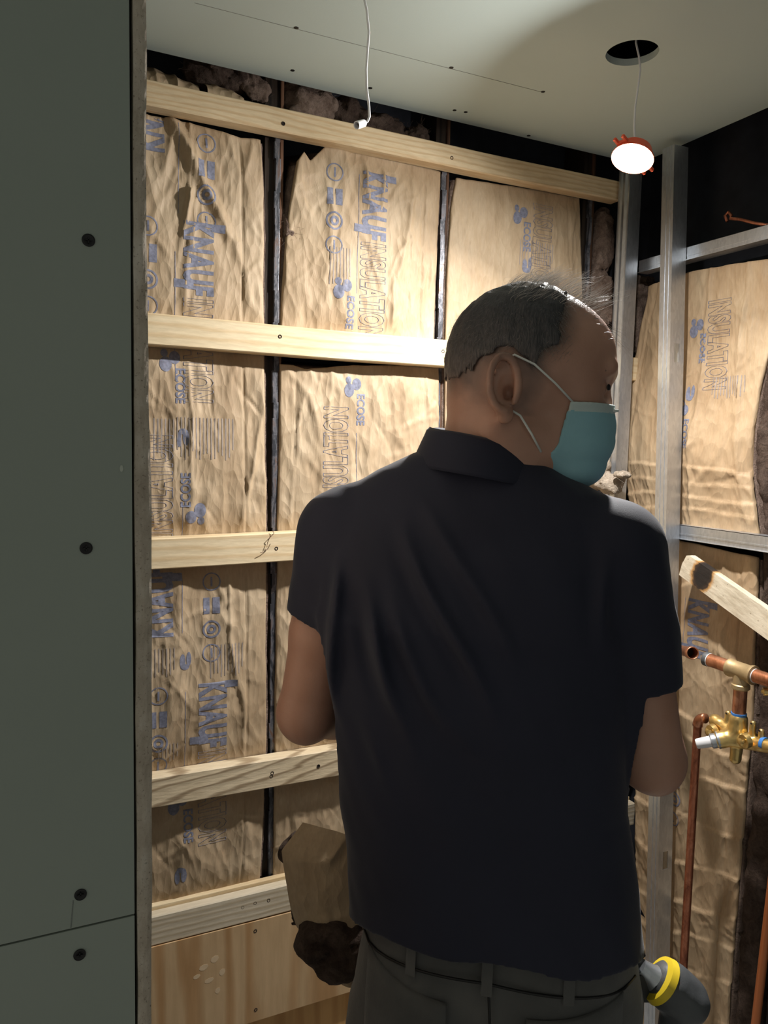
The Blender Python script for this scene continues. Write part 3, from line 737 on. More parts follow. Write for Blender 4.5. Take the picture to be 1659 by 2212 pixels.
    mk('fiberglass_body', np.array(VF)-c0, FF, fib, root, True)
    return root, height, P3

full = P_full(); kn, _ = P_knauf(); ins, _ = P_insul(); eco = P_ecose(); ico = P_icons(); fl = P_flame()
# extra creases near the crumpled top left
def ex1(a, z, s_, t_):
    g = np.clip((z-1.90)/.12, 0, 1)
    return g*(.9*crumple(a*1.0, z*1.1, 4.2)+.012*np.clip(1-np.abs((a-.33)+(z-2.08)*.55)/.02, 0, 1)*(a > .27)+.010*np.clip(1-np.abs((a-.31)-(z-2.0)*.16)/.008, 0, 1)*(z < 2.04))
batt('leftmost kraft paper insulation batt with upright blue lettering, beside the drywall edge', 'A', YW,
     [(236, 240), (236, 2000)], [(560, 240), (568, 420), (570, 700), (575, 1150), (574, 1600), (568, 1760), (560, 1920)],
     [(236, 232), (400, 265), (480, 285), (520, 300), (556, 300)], [(236, 1965), (330, 1958), (420, 1935), (490, 1915), (566, 1898)], 1.3, .012, .9,
     [(full, 398, 478, 'down'), (kn, 350, 335, 'up'), (ico, 444, 312, 'down'), (ico, 318, 490, 'down'), (P_rule(.17), 383, 268, 'down'), (P_rule(.25), 376, 545, 'down'),
      (eco, 378, 795, 'down'), (fl, 393, 945, 'down'), (P_fine(.085, 6), 372, 905, 'down'), (P_fine(.085, 16), 500, 905, 'down'),
      (eco, 408, 1095, 'up'), (ins, 368, 1160, 'up'), (P_rule(.12), 392, 1085, 'down'), (kn, 368, 1372, 'up'), (ico, 455, 1255, 'down'), (P_rule(.11), 390, 1250, 'down'),
      (fl, 398, 1425, 'up'), (P_fine(.06, 8), 372, 1395, 'down'), (P_fine(.07, 10), 520, 1385, 'down'), (full, 430, 1472, 'down'), (ico, 340, 1500, 'down'), (P_rule(.20), 397, 1490, 'down'),
      (eco, 395, 1745, 'down'), (fl, 388, 1885, 'down'), (P_fine(.04, 6), 380, 1600, 'down')], extra=ex1, flange=(.045, None))
def ex2(a, z, s_, t_):
    g = np.clip((z-1.98)/.1, 0, 1)*np.clip(1-s_*1.6, 0, 1); return g*(1.2*crumple(a, z, 6.1)+.006)
batt('crumpled kraft paper batt between the two upper studs, above the second board', 'A', YW,
     [(642, 345), (632, 400), (626, 440), (620, 500), (610, 620), (606, 760)], [(951, 370), (949, 450), (942, 560), (936, 740)],
     [(640, 352), (655, 330), (668, 350), (700, 318), (760, 330), (850, 345), (951, 372)], [(600, 765), (940, 790)], 2.7, .016, 1.5,
     [(full, 782, 372, 'down'), (ico, 720, 375, 'down'), (P_rule(.25), 771, 380, 'down'), (P_fine(.08, 7), 750, 540, 'down'), (eco, 745, 640, 'down')], extra=ex2, flange=(.042, None))
batt('kraft paper batt below the second board, beside the man\'s head and shoulder', 'A', YW,
     [(606, 780), (604, 1000), (600, 1150), (596, 1400), (590, 1910)], [(946, 780), (948, 900), (950, 1900)],
     [(605, 787), (632, 788), (657, 797), (700, 795), (760, 788), (940, 792)], [(590, 1896), (680, 1880), (950, 1850)], 3.9, .013, 1.1,
     [(P_full(.076), 742, 1222, 'up'), (eco, 770, 850, 'down'), (P_rule(.2), 768, 935, 'down')], flange=(.040, .034))
batt('kraft paper batt right of the second stud, above and behind the man\'s head', 'A', YW,
     [(986, 380), (975, 450), (966, 600), (962, 760), (962, 1900)], [(1252, 415), (1256, 560), (1260, 760), (1262, 1900)],
     [(980, 383), (1250, 425)], [(960, 1850), (1262, 1790)], 5.2, .012, .62,
     [(eco, 1128, 480, 'down'), (ins, 1150, 440, 'down'), (fl, 1133, 575, 'up'), (P_fine(.06, 14), 1190, 530, 'down'), (full, 1190, 640, 'down')], flange=(.040, None))
# right wall
def exr(a, z, s_, t_):
    g = np.exp(-((t_-.30)/.18)**2); h = .016*g*np.sin(pi*np.clip(s_, 0, 1))**.5
    for zc_, sl_, am in ((.115, .02, .9), (.175, .0, .6), (.235, -.03, .9), (.06, .03, .8)):
        q = t_-zc_-sl_*(s_-.5)+.006*np.sin(s_*5+zc_*30)+.003*np.sin(s_*17+zc_*9); h = h+am*.0045*np.where(q < 0, np.exp(np.clip(q, -1, 0)/.035), np.exp(-(q/.004)**2))
    return h-.03*np.clip((t_-.85)/.15, 0, 1)*0
batt('upper kraft paper batt bulging behind the metal stud on the right wall', 'B', XB,
     [(1404, 600), (1400, 640), (1385, 700), (1366, 800), (1352, 930), (1350, 1020), (1362, 1100), (1372, 1140)],
     [(1690, 600), (1665, 740), (1640, 850), (1628, 930), (1622, 1010), (1634, 1100), (1640, 1160)],
     [(1400, 622), (1420, 612), (1500, 585), (1659, 560), (1690, 555)], [(1368, 1118), (1480, 1132), (1640, 1166)], 7.7, .007, 1.0,
     [(ins, 1538, 650, 'down'), (eco, 1515, 720, 'down'), (ico, 1478, 880, 'down'), (P_fine(.05, 12), 1610, 810, 'down'), (fl, 1498, 850, 'up'), (eco, 1490, 905, 'down')],
     mat='kraft_paper_tan', extra=exr, flange=(None, .03))
def exl(a, z, s_, t_):
    h = 0
    for zc_, sl_, am in ((.93, -.02, .5), (.70, .10, .9), (.66, .10, 1.), (.60, .12, 1.), (.52, .12, 1.), (.44, .10, 1.1), (.365, .0, 1.2), (.31, .02, 1.), (.25, .1, .8), (.18, .12, .8), (.1, .1, .8)):
        q = t_-zc_+(sl_-.1)*(s_-.5)*.2+.004*np.sin(s_*7+zc_*40)+.0015*np.sin(s_*23+zc_*11); h = h+am*.0065*np.where(q < 0, np.exp(np.clip(q, -1, 0)/.028), np.exp(-(q/.0028)**2))*np.clip(.35+1.3*np.sin(s_*4+zc_*50)**2, 0, 1)
    return h
batt('lower kraft paper batt with slanting folds behind the copper pipe', 'B', XB,
     [(1372, 1120), (1375, 2300)], [(1640, 1185), (1636, 1300), (1628, 1500), (1618, 1650), (1600, 1850), (1588, 1990), (1572, 2212), (1560, 2400)],
     [(1372, 1140), (1480, 1170), (1640, 1205)], [(1372, 2330), (1560, 2420)], 9.1, .007, .9,
     [(kn, 1497, 1290, 'down'), (P_rule(.12), 1486, 1290, 'down'), (ico, 1465, 1640, 'down')], mat='kraft_paper_tan', extra=exl, flange=(.04, None))

# bare brown fibreglass: slabs and tufts modelled as fuzzy lumps
def lump(name, label, parts, mat, h=.004, amp=.012, sc=28, strands=0, cat='insulation', group=None, base=None):
    pts = np.array([p[0] for p in parts]); rr = np.array([p[1] for p in parts])
    base = pts.mean(0) if base is None else np.array(base)
    S_ = SDF((pts-rr).min(0)-base-.03, (pts+rr).max(0)-base+.03, h)
    for (c, r) in parts: S_.ell(np.array(c)-base, r, .012)
    S_.noise(amp*2.2, sc, 5, off=float(base.sum()*13)); P, Q = S_.mesh(0)
    V = list(P); Fs = [tuple(q) for q in Q.tolist()]
    if strands:
        for _ in range(strands):
            i_ = random.randrange(len(P)); p = P[i_]; d = (p/np.linalg.norm(p+1e-9))*.6+np.array([random.gauss(0, 1) for _ in range(3)])*.5
            L = random.uniform(.006, .018); nn_ = 4; side = np.cross(d, [.3, .5, .8]); side = side/np.linalg.norm(side)*.00022
            b0 = len(V); cur = np.array([random.gauss(0, .4) for _ in range(3)])
            for k_ in range(nn_+1):
                s_ = k_/nn_; q = p+d*L*s_+cur*L*s_*s_; V += [q-side, q+side]
            Fs += [(b0+2*k_, b0+2*k_+1, b0+2*k_+3, b0+2*k_+2) for k_ in range(nn_)]
    o = mk(name, np.array(V), Fs, mat, None, True); o.location = tuple(base)
    return tag(o, label, cat, group)
def A_(px, py, d=0.): return onY(px, py, YW-d)
def B_(px, py, d=0.): return onX(px, py, XB-d)
p = A_(1300, 560, -.02); q = A_(1385, 680, -.02)
lump('fiberglass_slab', 'bare brown fiberglass in the corner bay behind the round-edged metal stud', [(A_(1296, y, -.03), (.028, .035, .05)) for y in (500, 560, 620, 680, 740)]+[(A_(x, y, -.03), (.028, .03, .045)) for x in (1375, 1385) for y in (630, 680, 725)], 'fiberglass', strands=200)
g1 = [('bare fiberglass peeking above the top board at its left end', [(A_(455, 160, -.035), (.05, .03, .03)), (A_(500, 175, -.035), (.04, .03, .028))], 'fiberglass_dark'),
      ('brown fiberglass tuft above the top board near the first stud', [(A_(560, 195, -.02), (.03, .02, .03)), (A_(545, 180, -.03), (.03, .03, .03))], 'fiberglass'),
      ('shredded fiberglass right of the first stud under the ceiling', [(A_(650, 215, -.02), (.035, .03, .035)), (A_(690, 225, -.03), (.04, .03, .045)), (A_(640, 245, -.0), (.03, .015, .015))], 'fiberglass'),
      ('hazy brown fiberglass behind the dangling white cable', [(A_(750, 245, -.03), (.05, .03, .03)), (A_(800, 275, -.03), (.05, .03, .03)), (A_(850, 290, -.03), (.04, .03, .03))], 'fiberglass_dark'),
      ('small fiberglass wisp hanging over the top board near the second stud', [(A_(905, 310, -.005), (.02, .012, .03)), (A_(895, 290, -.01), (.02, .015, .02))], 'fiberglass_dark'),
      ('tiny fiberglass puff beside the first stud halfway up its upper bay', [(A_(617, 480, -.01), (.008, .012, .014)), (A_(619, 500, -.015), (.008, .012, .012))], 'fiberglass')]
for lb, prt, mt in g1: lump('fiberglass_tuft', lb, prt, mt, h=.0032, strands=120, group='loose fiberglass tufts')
# crumpled paper folded over above the top board
def crumpled(name, label, pts_px, dep, seed, mat='kraft_paper', amp=1.6, cat='crumpled paper'):
    P0 = [A_(x, y) for x, y in pts_px]; nx_, nz_ = 90, 36
    top = sorted([(q[0], q[2]) for q in P0[:len(P0)//2]]); bo = sorted([(q[0], q[2]) for q in P0[len(P0)//2:]])
    xa = np.linspace(max(top[0][0], bo[0][0]), min(top[-1][0], bo[-1][0]), nx_+1)
    zt_ = np.interp(xa, [q[0] for q in top], [q[1] for q in top])+.003*fbm(xa*40+seed, xa*0, xa*0, 3); zb_ = np.interp(xa, [q[0] for q in bo], [q[1] for q in bo])
    Tt, X_ = np.meshgrid(np.linspace(0, 1, nz_+1), xa, indexing='ij'); Z_ = zb_[None, :]*(1-Tt)+zt_[None, :]*Tt
    H_ = dep+amp*crumple(X_*1.4, Z_*1.4, seed)+.02*Tt*(1-Tt)*2-.035*Tt**2
    V = np.stack([X_, YW-H_, Z_], -1).reshape(-1, 3); V2 = V+np.array([0, .0012, 0]); N_ = len(V); Fs = []
    for i_ in range(nz_):
        for j in range(nx_): a_ = i_*(nx_+1)+j; Fs += [(a_, a_+1, a_+nx_+2, a_+nx_+1), (N_+a_, N_+a_+nx_+1, N_+a_+nx_+2, N_+a_+1)]
    b0 = V.mean(0); o = mk(name, np.concatenate([V, V2])-b0, Fs, mat, None, True); o.location = tuple(b0); return tag(o, label, cat)
crumpled('torn_paper', 'crumpled kraft paper flap folded over above the top board at the left', [(300, 118), (340, 130), (390, 152), (430, 168), (300, 200), (350, 200), (400, 208), (432, 215)], .0, 3.3)
crumpled('torn_paper', 'small crumpled brown paper scrap on the top board before the first stud', [(446, 172), (470, 168), (505, 180), (524, 200), (440, 216), (480, 222), (500, 225), (524, 232)], .006, 5.9)

# dark framing and brown insulation edge beyond the right batts
xs_ = XB+.012
def wallB_strip(name, label, pl, pr, x0_, x1_, mat, cat, amp=.003):
    zl = sorted([(B_(*q)[2], B_(*q)[1]) for q in pl]); zr = sorted([(B_(*q)[2], B_(*q)[1]) for q in pr])
    z0 = max(zl[0][0], zr[0][0]); z1 = min(zl[-1][0], zr[-1][0]); n_ = 90; V = []; Fs = []
    for i_ in range(n_+1):
        z = z0+(z1-z0)*i_/n_; ya = np.interp(z, *zip(*zl)); yb = np.interp(z, *zip(*zr)); q = np.array(z)
        ya += amp*float(fbm(q*30, q*0, q*0, 3)); yb += amp*float(fbm(q*30, q*0+4, q*0, 3)); d_ = amp*float(fbm(q*25, q*0+9, q*0, 3))
        for k_ in range(7):
            s_ = k_/6; V.append((x0_+d_-.006*sin(pi*s_)*(amp > .001)+amp*.8*float(fbm(q*35, np.array(s_*3.), q*0, 3)), ya+(yb-ya)*s_, z))
        V += [(x1_, yb, z), (x1_, ya, z)]
    for i_ in range(n_):
        for j in range(9): k_ = (j+1) % 9; Fs.append((i_*9+j, i_*9+k_, (i_+1)*9+k_, (i_+1)*9+j))
    Fs += [tuple(range(9)), tuple(n_*9+j for j in range(9))]
    b0 = np.array(V).mean(0); o = mk(name, np.array(V)-b0, Fs, mat, None, amp > .001); o.location = tuple(b0); return tag(o, label, cat)
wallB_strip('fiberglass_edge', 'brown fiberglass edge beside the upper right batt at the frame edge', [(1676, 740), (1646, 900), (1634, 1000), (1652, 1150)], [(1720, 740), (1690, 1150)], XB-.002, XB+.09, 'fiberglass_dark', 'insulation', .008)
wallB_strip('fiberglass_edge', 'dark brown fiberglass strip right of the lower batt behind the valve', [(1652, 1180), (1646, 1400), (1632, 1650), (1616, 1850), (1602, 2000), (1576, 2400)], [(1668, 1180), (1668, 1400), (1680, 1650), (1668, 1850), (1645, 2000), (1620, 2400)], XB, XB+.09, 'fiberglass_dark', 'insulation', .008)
yb_ = B_(1700, 1600)[1]
tag(MB().box((XB+.012, yb_-.04, 0), (XB+.10, yb_+.012, 2.4), .001).build('wall_stud', 'dark_wood'), 'black timber stud at the right edge behind the valve', 'stud')

# diagonal scorched brace
c1 = onX(1484, 1197, 1.40); c2 = onX(1476, 1252, 1.40); e1 = onX(1659, 1318, 1.40); e2 = onX(1659, 1392, 1.40)
Lv = Vector(e1)-Vector(c1); L = Lv.length*1.25; ang = atan2(Lv.z, -Lv.y); wdt = (Vector(c1)-Vector(c2)).length*.93
br = MB(); br.prism([(0, -.004), (.008, 0), (L, 0), (L, -wdt), (0, -wdt*.98), (-.003, -wdt*.5)], 0, .019, 'XZ')
# pale rough brace with a scorched patch
t = NT('scorched_board'); v = t.coord((.25, 1, 1)); n = t.noise(v, 60, 5, .65)
r = t.ramp(n, 'Fac', [(.3, (.50, .42, .30)), (.6, (.78, .70, .55))])
sx_, sz_ = 1/(Lv.length*.085), 1/(wdt*.50)
v2 = t.coord((sx_, 1, sz_), (0, 0, 0), (-Lv.length*.25*sx_, 0, wdt*.36*sz_)); nn = t.noise(t.coord(), 60, 4)
sub = t.mix((v2, 0), (nn, 'Color'), .45); gr = t.add('ShaderNodeTexGradient', gradient_type='SPHERICAL')
mm = t.add('ShaderNodeVectorMath', operation='SUBTRACT'); mm.inputs[1].default_value = (.225, .225, .225)
t.l.new(sub[0].outputs[sub[1]], mm.inputs[0]); t.l.new(mm.outputs[0], gr.inputs['Vector'])
mk_ = t.ramp(gr, 'Fac', [(.02, (1, 1, 1)), (.20, (.80, .50, .24)), (.33, (.07, .045, .035)), (.5, (.025, .02, .02))])
v3 = t.add('ShaderNodeTexVoronoi'); v3.inputs['Scale'].default_value = 60; t.link(t.coord(), 0, v3, 'Vector')
sp = t.ramp(v3, 'Distance', [(.07, (.35, .3, .22)), (.12, (1, 1, 1))])
c = t.mix((r, 0), (sp, 0), .6, 'MULTIPLY'); t.base(t.mix(c, (mk_, 0), 1., 'MULTIPLY')); t.bump(n, 'Fac', .7, .0015); t.set(Roughness=.75)

o = br.build('diagonal_brace', 'scorched_board'); o.matrix_world = Matrix.Translation(Vector(c1)) @ Matrix(((0, 1, 0, 0), (-1, 0, 0, 0), (0, 0, 1, 0), (0, 0, 0, 1))) @ Matrix.Rotation(-ang, 4, 'Y')
tag(o, 'pale rough diagonal board with a black scorch mark on the right wall', 'brace')

# ------------------------------------------------------------------ metal framing of the right wall
def cstud(x, y, w_, d_, z0, z1, label, lean=0., holes=()):
    """C section: near corner at (x,y); flange faces -X (length d_ along +Y), web faces -Y (width w_ along +X)"""
    root = empty('metal_stud', (x, y, z0), 0, label, 'metal stud', 'galvanized studs of the right wall'); th = .0012; H_ = z1-z0
    sh = Matrix.Identity(4); sh[1][2] = lean
    m_ = MB()
    # web with slots
    zs = [0]; hs = sorted(h_-z0 for h_ in holes)
    sw = .008; sl_ = .022
    segs = []; cur = 0
    for h_ in hs: segs.append((cur, h_-sl_)); cur = h_+sl_
    segs.append((cur, H_))
    for a_, b_ in segs: m_.box((0, 0, a_), (w_, th, b_), 0, sh)
    for h_ in hs:
        m_.box((0, 0, h_-sl_), (w_*.5-sw, th, h_+sl_), 0, sh); m_.box((w_*.5+sw, 0, h_-sl_), (w_, th, h_+sl_), 0, sh)
    m_.build('web', 'galvanized', root)
    fl_ = MB().box((0, th, 0), (th, d_, H_), 0, sh); 
    for y_ in (.30, .62): fl_.box((-.0009, d_*y_-.0015, 0), (th, d_*y_+.0015, H_), 0, sh)
    fl_.box((th, d_-th, 0), (.009, d_, H_), 0, sh); fl_.build('flange', 'galvanized', root)
    f2 = MB().box((w_-th, th, 0), (w_, d_, H_), 0, sh); f2.box((w_-.009, d_-th, 0), (w_-th, d_, H_), 0, sh); f2.build('flange', 'galvanized', root)
    return root
pA = onX(1455, 400, XF); pB = onX(1425, 1750, XF); lean = (pA[1]-pB[1])/(pA[2]-pB[2]); y0_ = pB[1]-lean*pB[2]
s1 = onX(1476, 757, XF); s2 = onX(1418, 1860, XF)
cstud(XF, y0_, .044, .036, 0, ZC-.02, 'galvanized metal stud with slotted holes standing right of the man', lean, (s1[2], s2[2]))
pA = onX(1347, 500, XF-.02); pB = onX(1333, 1040, XF-.02); 
st1 = empty('metal_stud', (XF-.02, (pA[1]+pB[1])/2, 0), 0, 'shiny ribbed metal stud in the corner just behind the man\'s mask', 'metal stud', 'galvanized studs of the right wall')
prof = [(0, 0), (.006, -.003), (.010, .001), (.016, .001), (.020, -.003), (.026, -.003), (.030, .001), (.036, 0)]
V = []; Fs = []
for z in (0, ZC-.02): V += [(.0, .036-a_, z) if False else (b_+.002, .036-a_, z) for a_, b_ in prof]
k_ = len(prof); Fs = [(i_, i_+1, k_+i_+1, k_+i_) for i_ in range(k_-1)]
mm = MB().raw(V, Fs); mm.build('flange', 'galvanized', st1, smooth=True)
MB().box((.002, -.001, 0), (.040, .0005, ZC-.02)).build('web', 'galvanized', st1)
MB().box((.002, .036, 0), (.040, .0375, ZC-.02)).build('flange', 'galvanized', st1)
def channel(label, zt, zb, ya, yb, x):
    root = empty('metal_channel', (x, ya, zb), 0, label, 'metal channel', 'horizontal galvanized channels'); h_ = zt-zb; L_ = ya-yb
    m_ = MB().box((0, -L_, 0), (.0012, 0, h_)); m_.box((-.0008, -L_, h_*.30), (.0004, 0, h_*.42)); m_.build('web', 'galvanized', root)
    MB().box((0, -L_, h_-.0012), (.03, 0, h_)).build('flange', 'galvanized', root)
    MB().box((-.004, -L_, 0), (.03, 0, .0012)).build('flange', 'galvanized', root)
    return root
XC = XF+.046
za = onX(1517, 554, XC)[2]; zb_ = onX(1517, 524, XC)[2]
channel('upper galvanized channel crossing behind the slotted stud near the ceiling', zb_, za, 1.52, .2, XC)
za = onX(1480, 1135, XC)[2]; zb_ = onX(1480, 1166, XC)[2]
channel('lower galvanized channel crossing the right wall above the diagonal board', za, zb_, 1.52, .2, XC)

# ------------------------------------------------------------------ plumbing (world points on a plane in front of the batt)
XP = 1.33
def Wp(px, py, x=XP): return Vector(onX(px, py, x))
def elbow(p0, p1, p2, r, n_=8):
    """rounded corner polyline"""
    p0, p1, p2 = Vector(p0), Vector(p1), Vector(p2); a_ = p1+(p0-p1).normalized()*r; b_ = p1+(p2-p1).normalized()*r; out = []
    for i_ in range(n_+1):
        t__ = i_/n_; out.append(a_*(1-t__)**2+p1*2*t__*(1-t__)+b_*t__**2)
    return out
# riser with elbow
pe = Wp(1508, 1549); pv = Wp(1545, 1556); pd = Wp(1472, 2140); pd = Vector((pe.x, pe.y-(.0), .62)); pd = Wp(1474, 2130)
ro = pd.copy(); pr_ = empty('copper_pipe', tuple(ro), 0, 'reddish copper riser pipe with an elbow at its top, left of the valve', 'pipe')
pth = [pd-Vector((0, 0, .55))]+[pd]+[Vector(q) for q in elbow(pd, pe, pv, .018)]
MB().tube([tuple(q-ro) for q in pth], .0088, 20, close=True).build('riser', 'copper_old', pr_, smooth=True)
MB().tube([tuple(Vector(q)-ro) for q in elbow(pe-Vector((0, 0, .03)), pe, pe+(pv-pe).normalized()*.032, .02)], .0106, 20).build('elbow', 'copper', pr_, smooth=True)
# stub with open end
ps = Vector(onX(1436, 1396, 1.385)); pe2 = Wp(1497, 1411, XP-.02); d = (pe2-ps).normalized()
stb = empty('copper_stub', tuple(ps), 0, 'short open-ended copper pipe stub poking out beside the right sleeve', 'pipe')
L = (pe2-ps).length
MB().lathe([(0, .0112), (L-.020, .0112), (L-.017, .0138), (L-.002, .0138), (L, .0128), (L-.002, .0114), (L-.03, .0110)], (0, 0, 0), d[:], 28, close=False).build('pipe', 'copper', stb, smooth=True)
MB().lathe([(L-.029, .0111), (L-.0285, .001)], (0, 0, 0), d[:], 20).build('bore', 'hole_dark', stb)
# valve
vc = Wp(1594, 1585); va = empty('shower_valve', tuple(vc), 0, 'brass shower mixing valve with white stem cap and copper tee above', 'valve')
ax = (Wp(1659, 1468)-Wp(1525, 1424)).normalized()
tl_, tr_ = Wp(1528, 1424)-vc, Wp(1700, 1483)-vc; ax = (tr_-tl_).normalized(); tc = Wp(1602, 1450)-vc
Lx = (tr_-tl_).length
MB().lathe([(0, .0138), (Lx, .0138)], tl_[:], ax[:], 28).build('copper_arm', 'copper', va, smooth=False, auto=True)
MB().lathe([(-.004, .012), (-.004, .0152), (.004, .0152), (.006, .0142)], tl_[:], ax[:], 28).build('end_cap', 'dark_plastic', va, auto=True)
MB().lathe([(.006, .0146), (.0078, .0146)], tl_[:], ax[:], 28).build('sealing_ring', 'white_plastic', va)
te = MB(); ts = tc-ax*.030
te.lathe([(0, .0186), (.006, .0192), (.010, .0174), (.050, .0174), (.053, .0196), (.060, .0196), (.061, .014)], ts[:], ax[:], 32)
te.lathe([(0, .0160), (.026, .0160), (.028, .0182), (.035, .0182), (.038, .0150)], tc[:], (0, 0, -1), 32)
te.build('tee_fitting', 'brass_dull', va, auto=True)
MB().lathe([(.0615, .0146), (.0635, .0146)], ts[:], ax[:], 28).build('sealing_ring', 'white_plastic', va)
dp = tc-Vector((0, 0, .03)); bt = Vector((0, 0, .030)); dp.x = tc.x
MB().tube([tuple(dp), (tc.x, tc.y, bt.z)], .0136, 28).build('drop_pipe', 'copper', va, auto=True)
MB().lathe([(0, .0150), (.010, .0154)], (tc.x, tc.y, .034), (0, 0, 1), 28).build('blue_tape', 'blue_tape', va)
# body modelled with distance fields
S_ = SDF((-.07, -.13, -.09), (.06, .09, .06), .0016)
ya = -ax  # toward the left of the picture (+Y)
S_.cap((tc.x, tc.y, .030), (tc.x, tc.y, -.010), .0180, .0205, .004)
S_.cap(tuple(Wp(1545, 1556)-vc), (0, 0, -.004), .0130, .0145, .004)
S_.cap(tuple(Wp(1690, 1618)-vc), (0, -.010, -.012), .0130, .0150, .004)
hd = Vector((-.70, .60, -.30)).normalized()
S_.cap((0, 0, -.006), tuple(Vector((0, 0, -.006))+hd*.034), .0180, .0175, .005)
for px_, py_ in ((1537, 1580), (1608, 1601)):
    q = Wp(px_, py_, XP-.012)-vc; S_.cap(tuple(q), tuple(q+Vector((.02, -.004, .004))), .0135, .0135, .003)
for px_, py_ in ((1573, 1540), (1627, 1562), (1645, 1580)):
    q = Wp(px_, py_)-vc; S_.cap(tuple(q), tuple(q+Vector((0, 0, -.030))), .0055, .0070, .003)
S_.cap((tc.x, tc.y, -.02), (tc.x-.002, tc.y, -.052), .0125, .0118, .003)
S_.noise(.0012, 90, 2)
S_.obj('valve_body', 'brass', va, 2)
for px_, py_ in ((1537, 1580), (1608, 1601)):
    q = Wp(px_, py_, XP-.024)-vc; MB().lathe([(0, .0052), (-.002, .0138), (.004, .0146), (.008, .0146)], q[:], (1, -.2, .2), 28).build('service_stop', 'brass', va, auto=True)
    MB().lathe([(0, .003), (.003, .0035), (.005, .001)], q[:], (-1, .2, -.2), 14).build('stop_screw', 'brass', va, auto=True)
for px_, py_ in ((1573, 1540), (1627, 1562), (1645, 1578)):
    q = Wp(px_, py_)-vc; MB().lathe([(0, .0022), (.0004, .0020)], (q.x-.0058, q.y, q.z), (-1, 0, 0), 14).build('lug_hole', 'hole_dark', va)
q = Vector((0, 0, -.006))+hd*.036
MB().lathe([(0, .0178), (.004, .0184), (.006, .0150), (.010, .0158), (.016, .0154), (.018, .0125)], q[:], hd[:], 12).build('packing_nut', 'galvanized', va, auto=True)
MB().lathe([(.014, .0118), (.044, .0104), (.047, .0085), (.0475, .001)], q[:], hd[:], 28).build('stem_cap', 'white_plastic', va, auto=True)
q = Wp(1648, 1607)-vc; q2 = (Wp(1690, 1618)-vc-q).normalized(); MB().lathe([(0, .0142), (.008, .0142)], q[:], q2[:], 28).build('blue_tape', 'blue_tape', va, auto=True)
q = Wp(1648, 1494); o = MB().lathe([(0, .002), (-.003, .0028), (0, .0050), (.001, .0082), (.006, .0085), (.03, .0072), (.07, .007)], (0, 0, 0), (.75, -.6, .1), 28).build('brass_fitting', 'brass', None, auto=True)
o.location = q; tag(o, 'small brass pipe end below the right copper arm at the frame edge', 'fitting')
a = Wp(1665, 1930, XP+.02); b = Wp(1632, 2212, XP+.02); dd_ = (b-a)
o = MB().tube([tuple(-dd_*.15), tuple(dd_*.5), tuple(dd_*1.6)], .0085, 20).build('orange_pipe', 'copper', None, auto=True); o.location = a
t = NT('orange_pex'); t.base((.52, .16, .05)); t.set(Roughness=.35, Metallic=.3); o.data.materials[0] = MATS['orange_pex']; tag(o, 'orange pipe standing at the lower right edge', 'pipe')

# faint copper loop high on the right wall
p = [B_(x, y, .02) for x, y in ((1571, 478), (1566, 466), (1574, 458), (1580, 466), (1578, 472), (1600, 474), (1630, 482), (1700, 492))]
o = MB().tube([tuple(q-p[0]) for q in p], .0035, 10).build('bent_wire', 'copper_old', None, True); o.location = tuple(p[0]); tag(o, 'thin looped copper wire above the upper channel', 'wire')

# ------------------------------------------------------------------ cables and the work light
D1 = 1.22
def Dp(px, py, dep): r_ = ray(px, py); return EY+r_*(dep/(r_@CF))
ctop = onZ(770, -60, ZC); dep1 = float((ctop-EY)@CF)
# cable leaves the ceiling just above the frame
pts = [tuple(Vector(Dp(x, y, dep1))) for x, y in ((770, -60), (783, -20), (792, 20), (797, 70), (794, 110), (791, 150), (792, 190), (797, 230), (798, 252), (794, 262), (786, 266))]
cb = empty('dangling_cable', pts[0], 0, 'white cable dangling from the ceiling with a small cylindrical connector', 'cable')
MB().tube([tuple(Vector(q)-Vector(pts[0])) for q in pts], .0019, 10).build('cord', 'white_plastic', cb, True)
q = Vector(pts[-1])-Vector(pts[0]); dv = (Vector(Dp(774, 269, dep1-.01))-Vector(Dp(788, 265, dep1))).normalized()
MB().lathe([(-.004, .003), (0, .0055), (.018, .0060), (.018, .0045), (.008, .0042)], q[:], dv[:], 20, close=False).build('connector', 'white_plastic', cb, auto=True)
MB().lathe([(.010, .0044), (.0102, .0008)], q[:], dv[:], 16).build('connector_bore', 'black_screw', cb)

hd_ = float((hc-EY)@CF); LC = Vector(Dp(1367, 340, hd_)); print('lamp at', LC)
pts = [(hc[0]+.005, hc[1], ZC+.12), (hc[0]+.008, hc[1], ZC+.02)]+[tuple(Dp(x, y, hd_)) for x, y in ((1381, 125), (1383, 150), (1378, 190), (1372, 230), (1370, 270), (1371, 300), (1370, 325))]
o = MB().tube([tuple(Vector(q)-Vector(pts[0])) for q in pts], .0019, 10).build('lamp_cable', 'white_plastic', None, True); o.location = pts[0]
tag(o, 'white cable hanging from the round ceiling hole down to the work light', 'cable')
lamp = empty('work_light', tuple(LC), 0, 'glowing round work light with orange-red housing hung under the ceiling', 'lamp')
nrm = LAMP_NORMAL; 
xa_ = (Vector(CR)-nrm*nrm.dot(Vector(CR))).normalized(); za_ = nrm; ya_ = za_.cross(xa_)
LM = Matrix((xa_, ya_, za_)).transposed().to_4x4()
hb = MB(); hb.lathe([(-.022, .018), (-.018, .030), (-.004, .036), (.001, .0385), (.0035, .0380), (.001, .0335), (-.004, .0325)], (0, 0, 0), nrm[:], 40, close=True)
hb.build('housing', 'orange_plastic', lamp, auto=True)
MB().lathe([(-.002, .0325), (.0005, .0325), (.001, .024), (.0012, .001)], (0, 0, 0), nrm[:], 40).build('lens', 'lamp_lens', lamp, True)
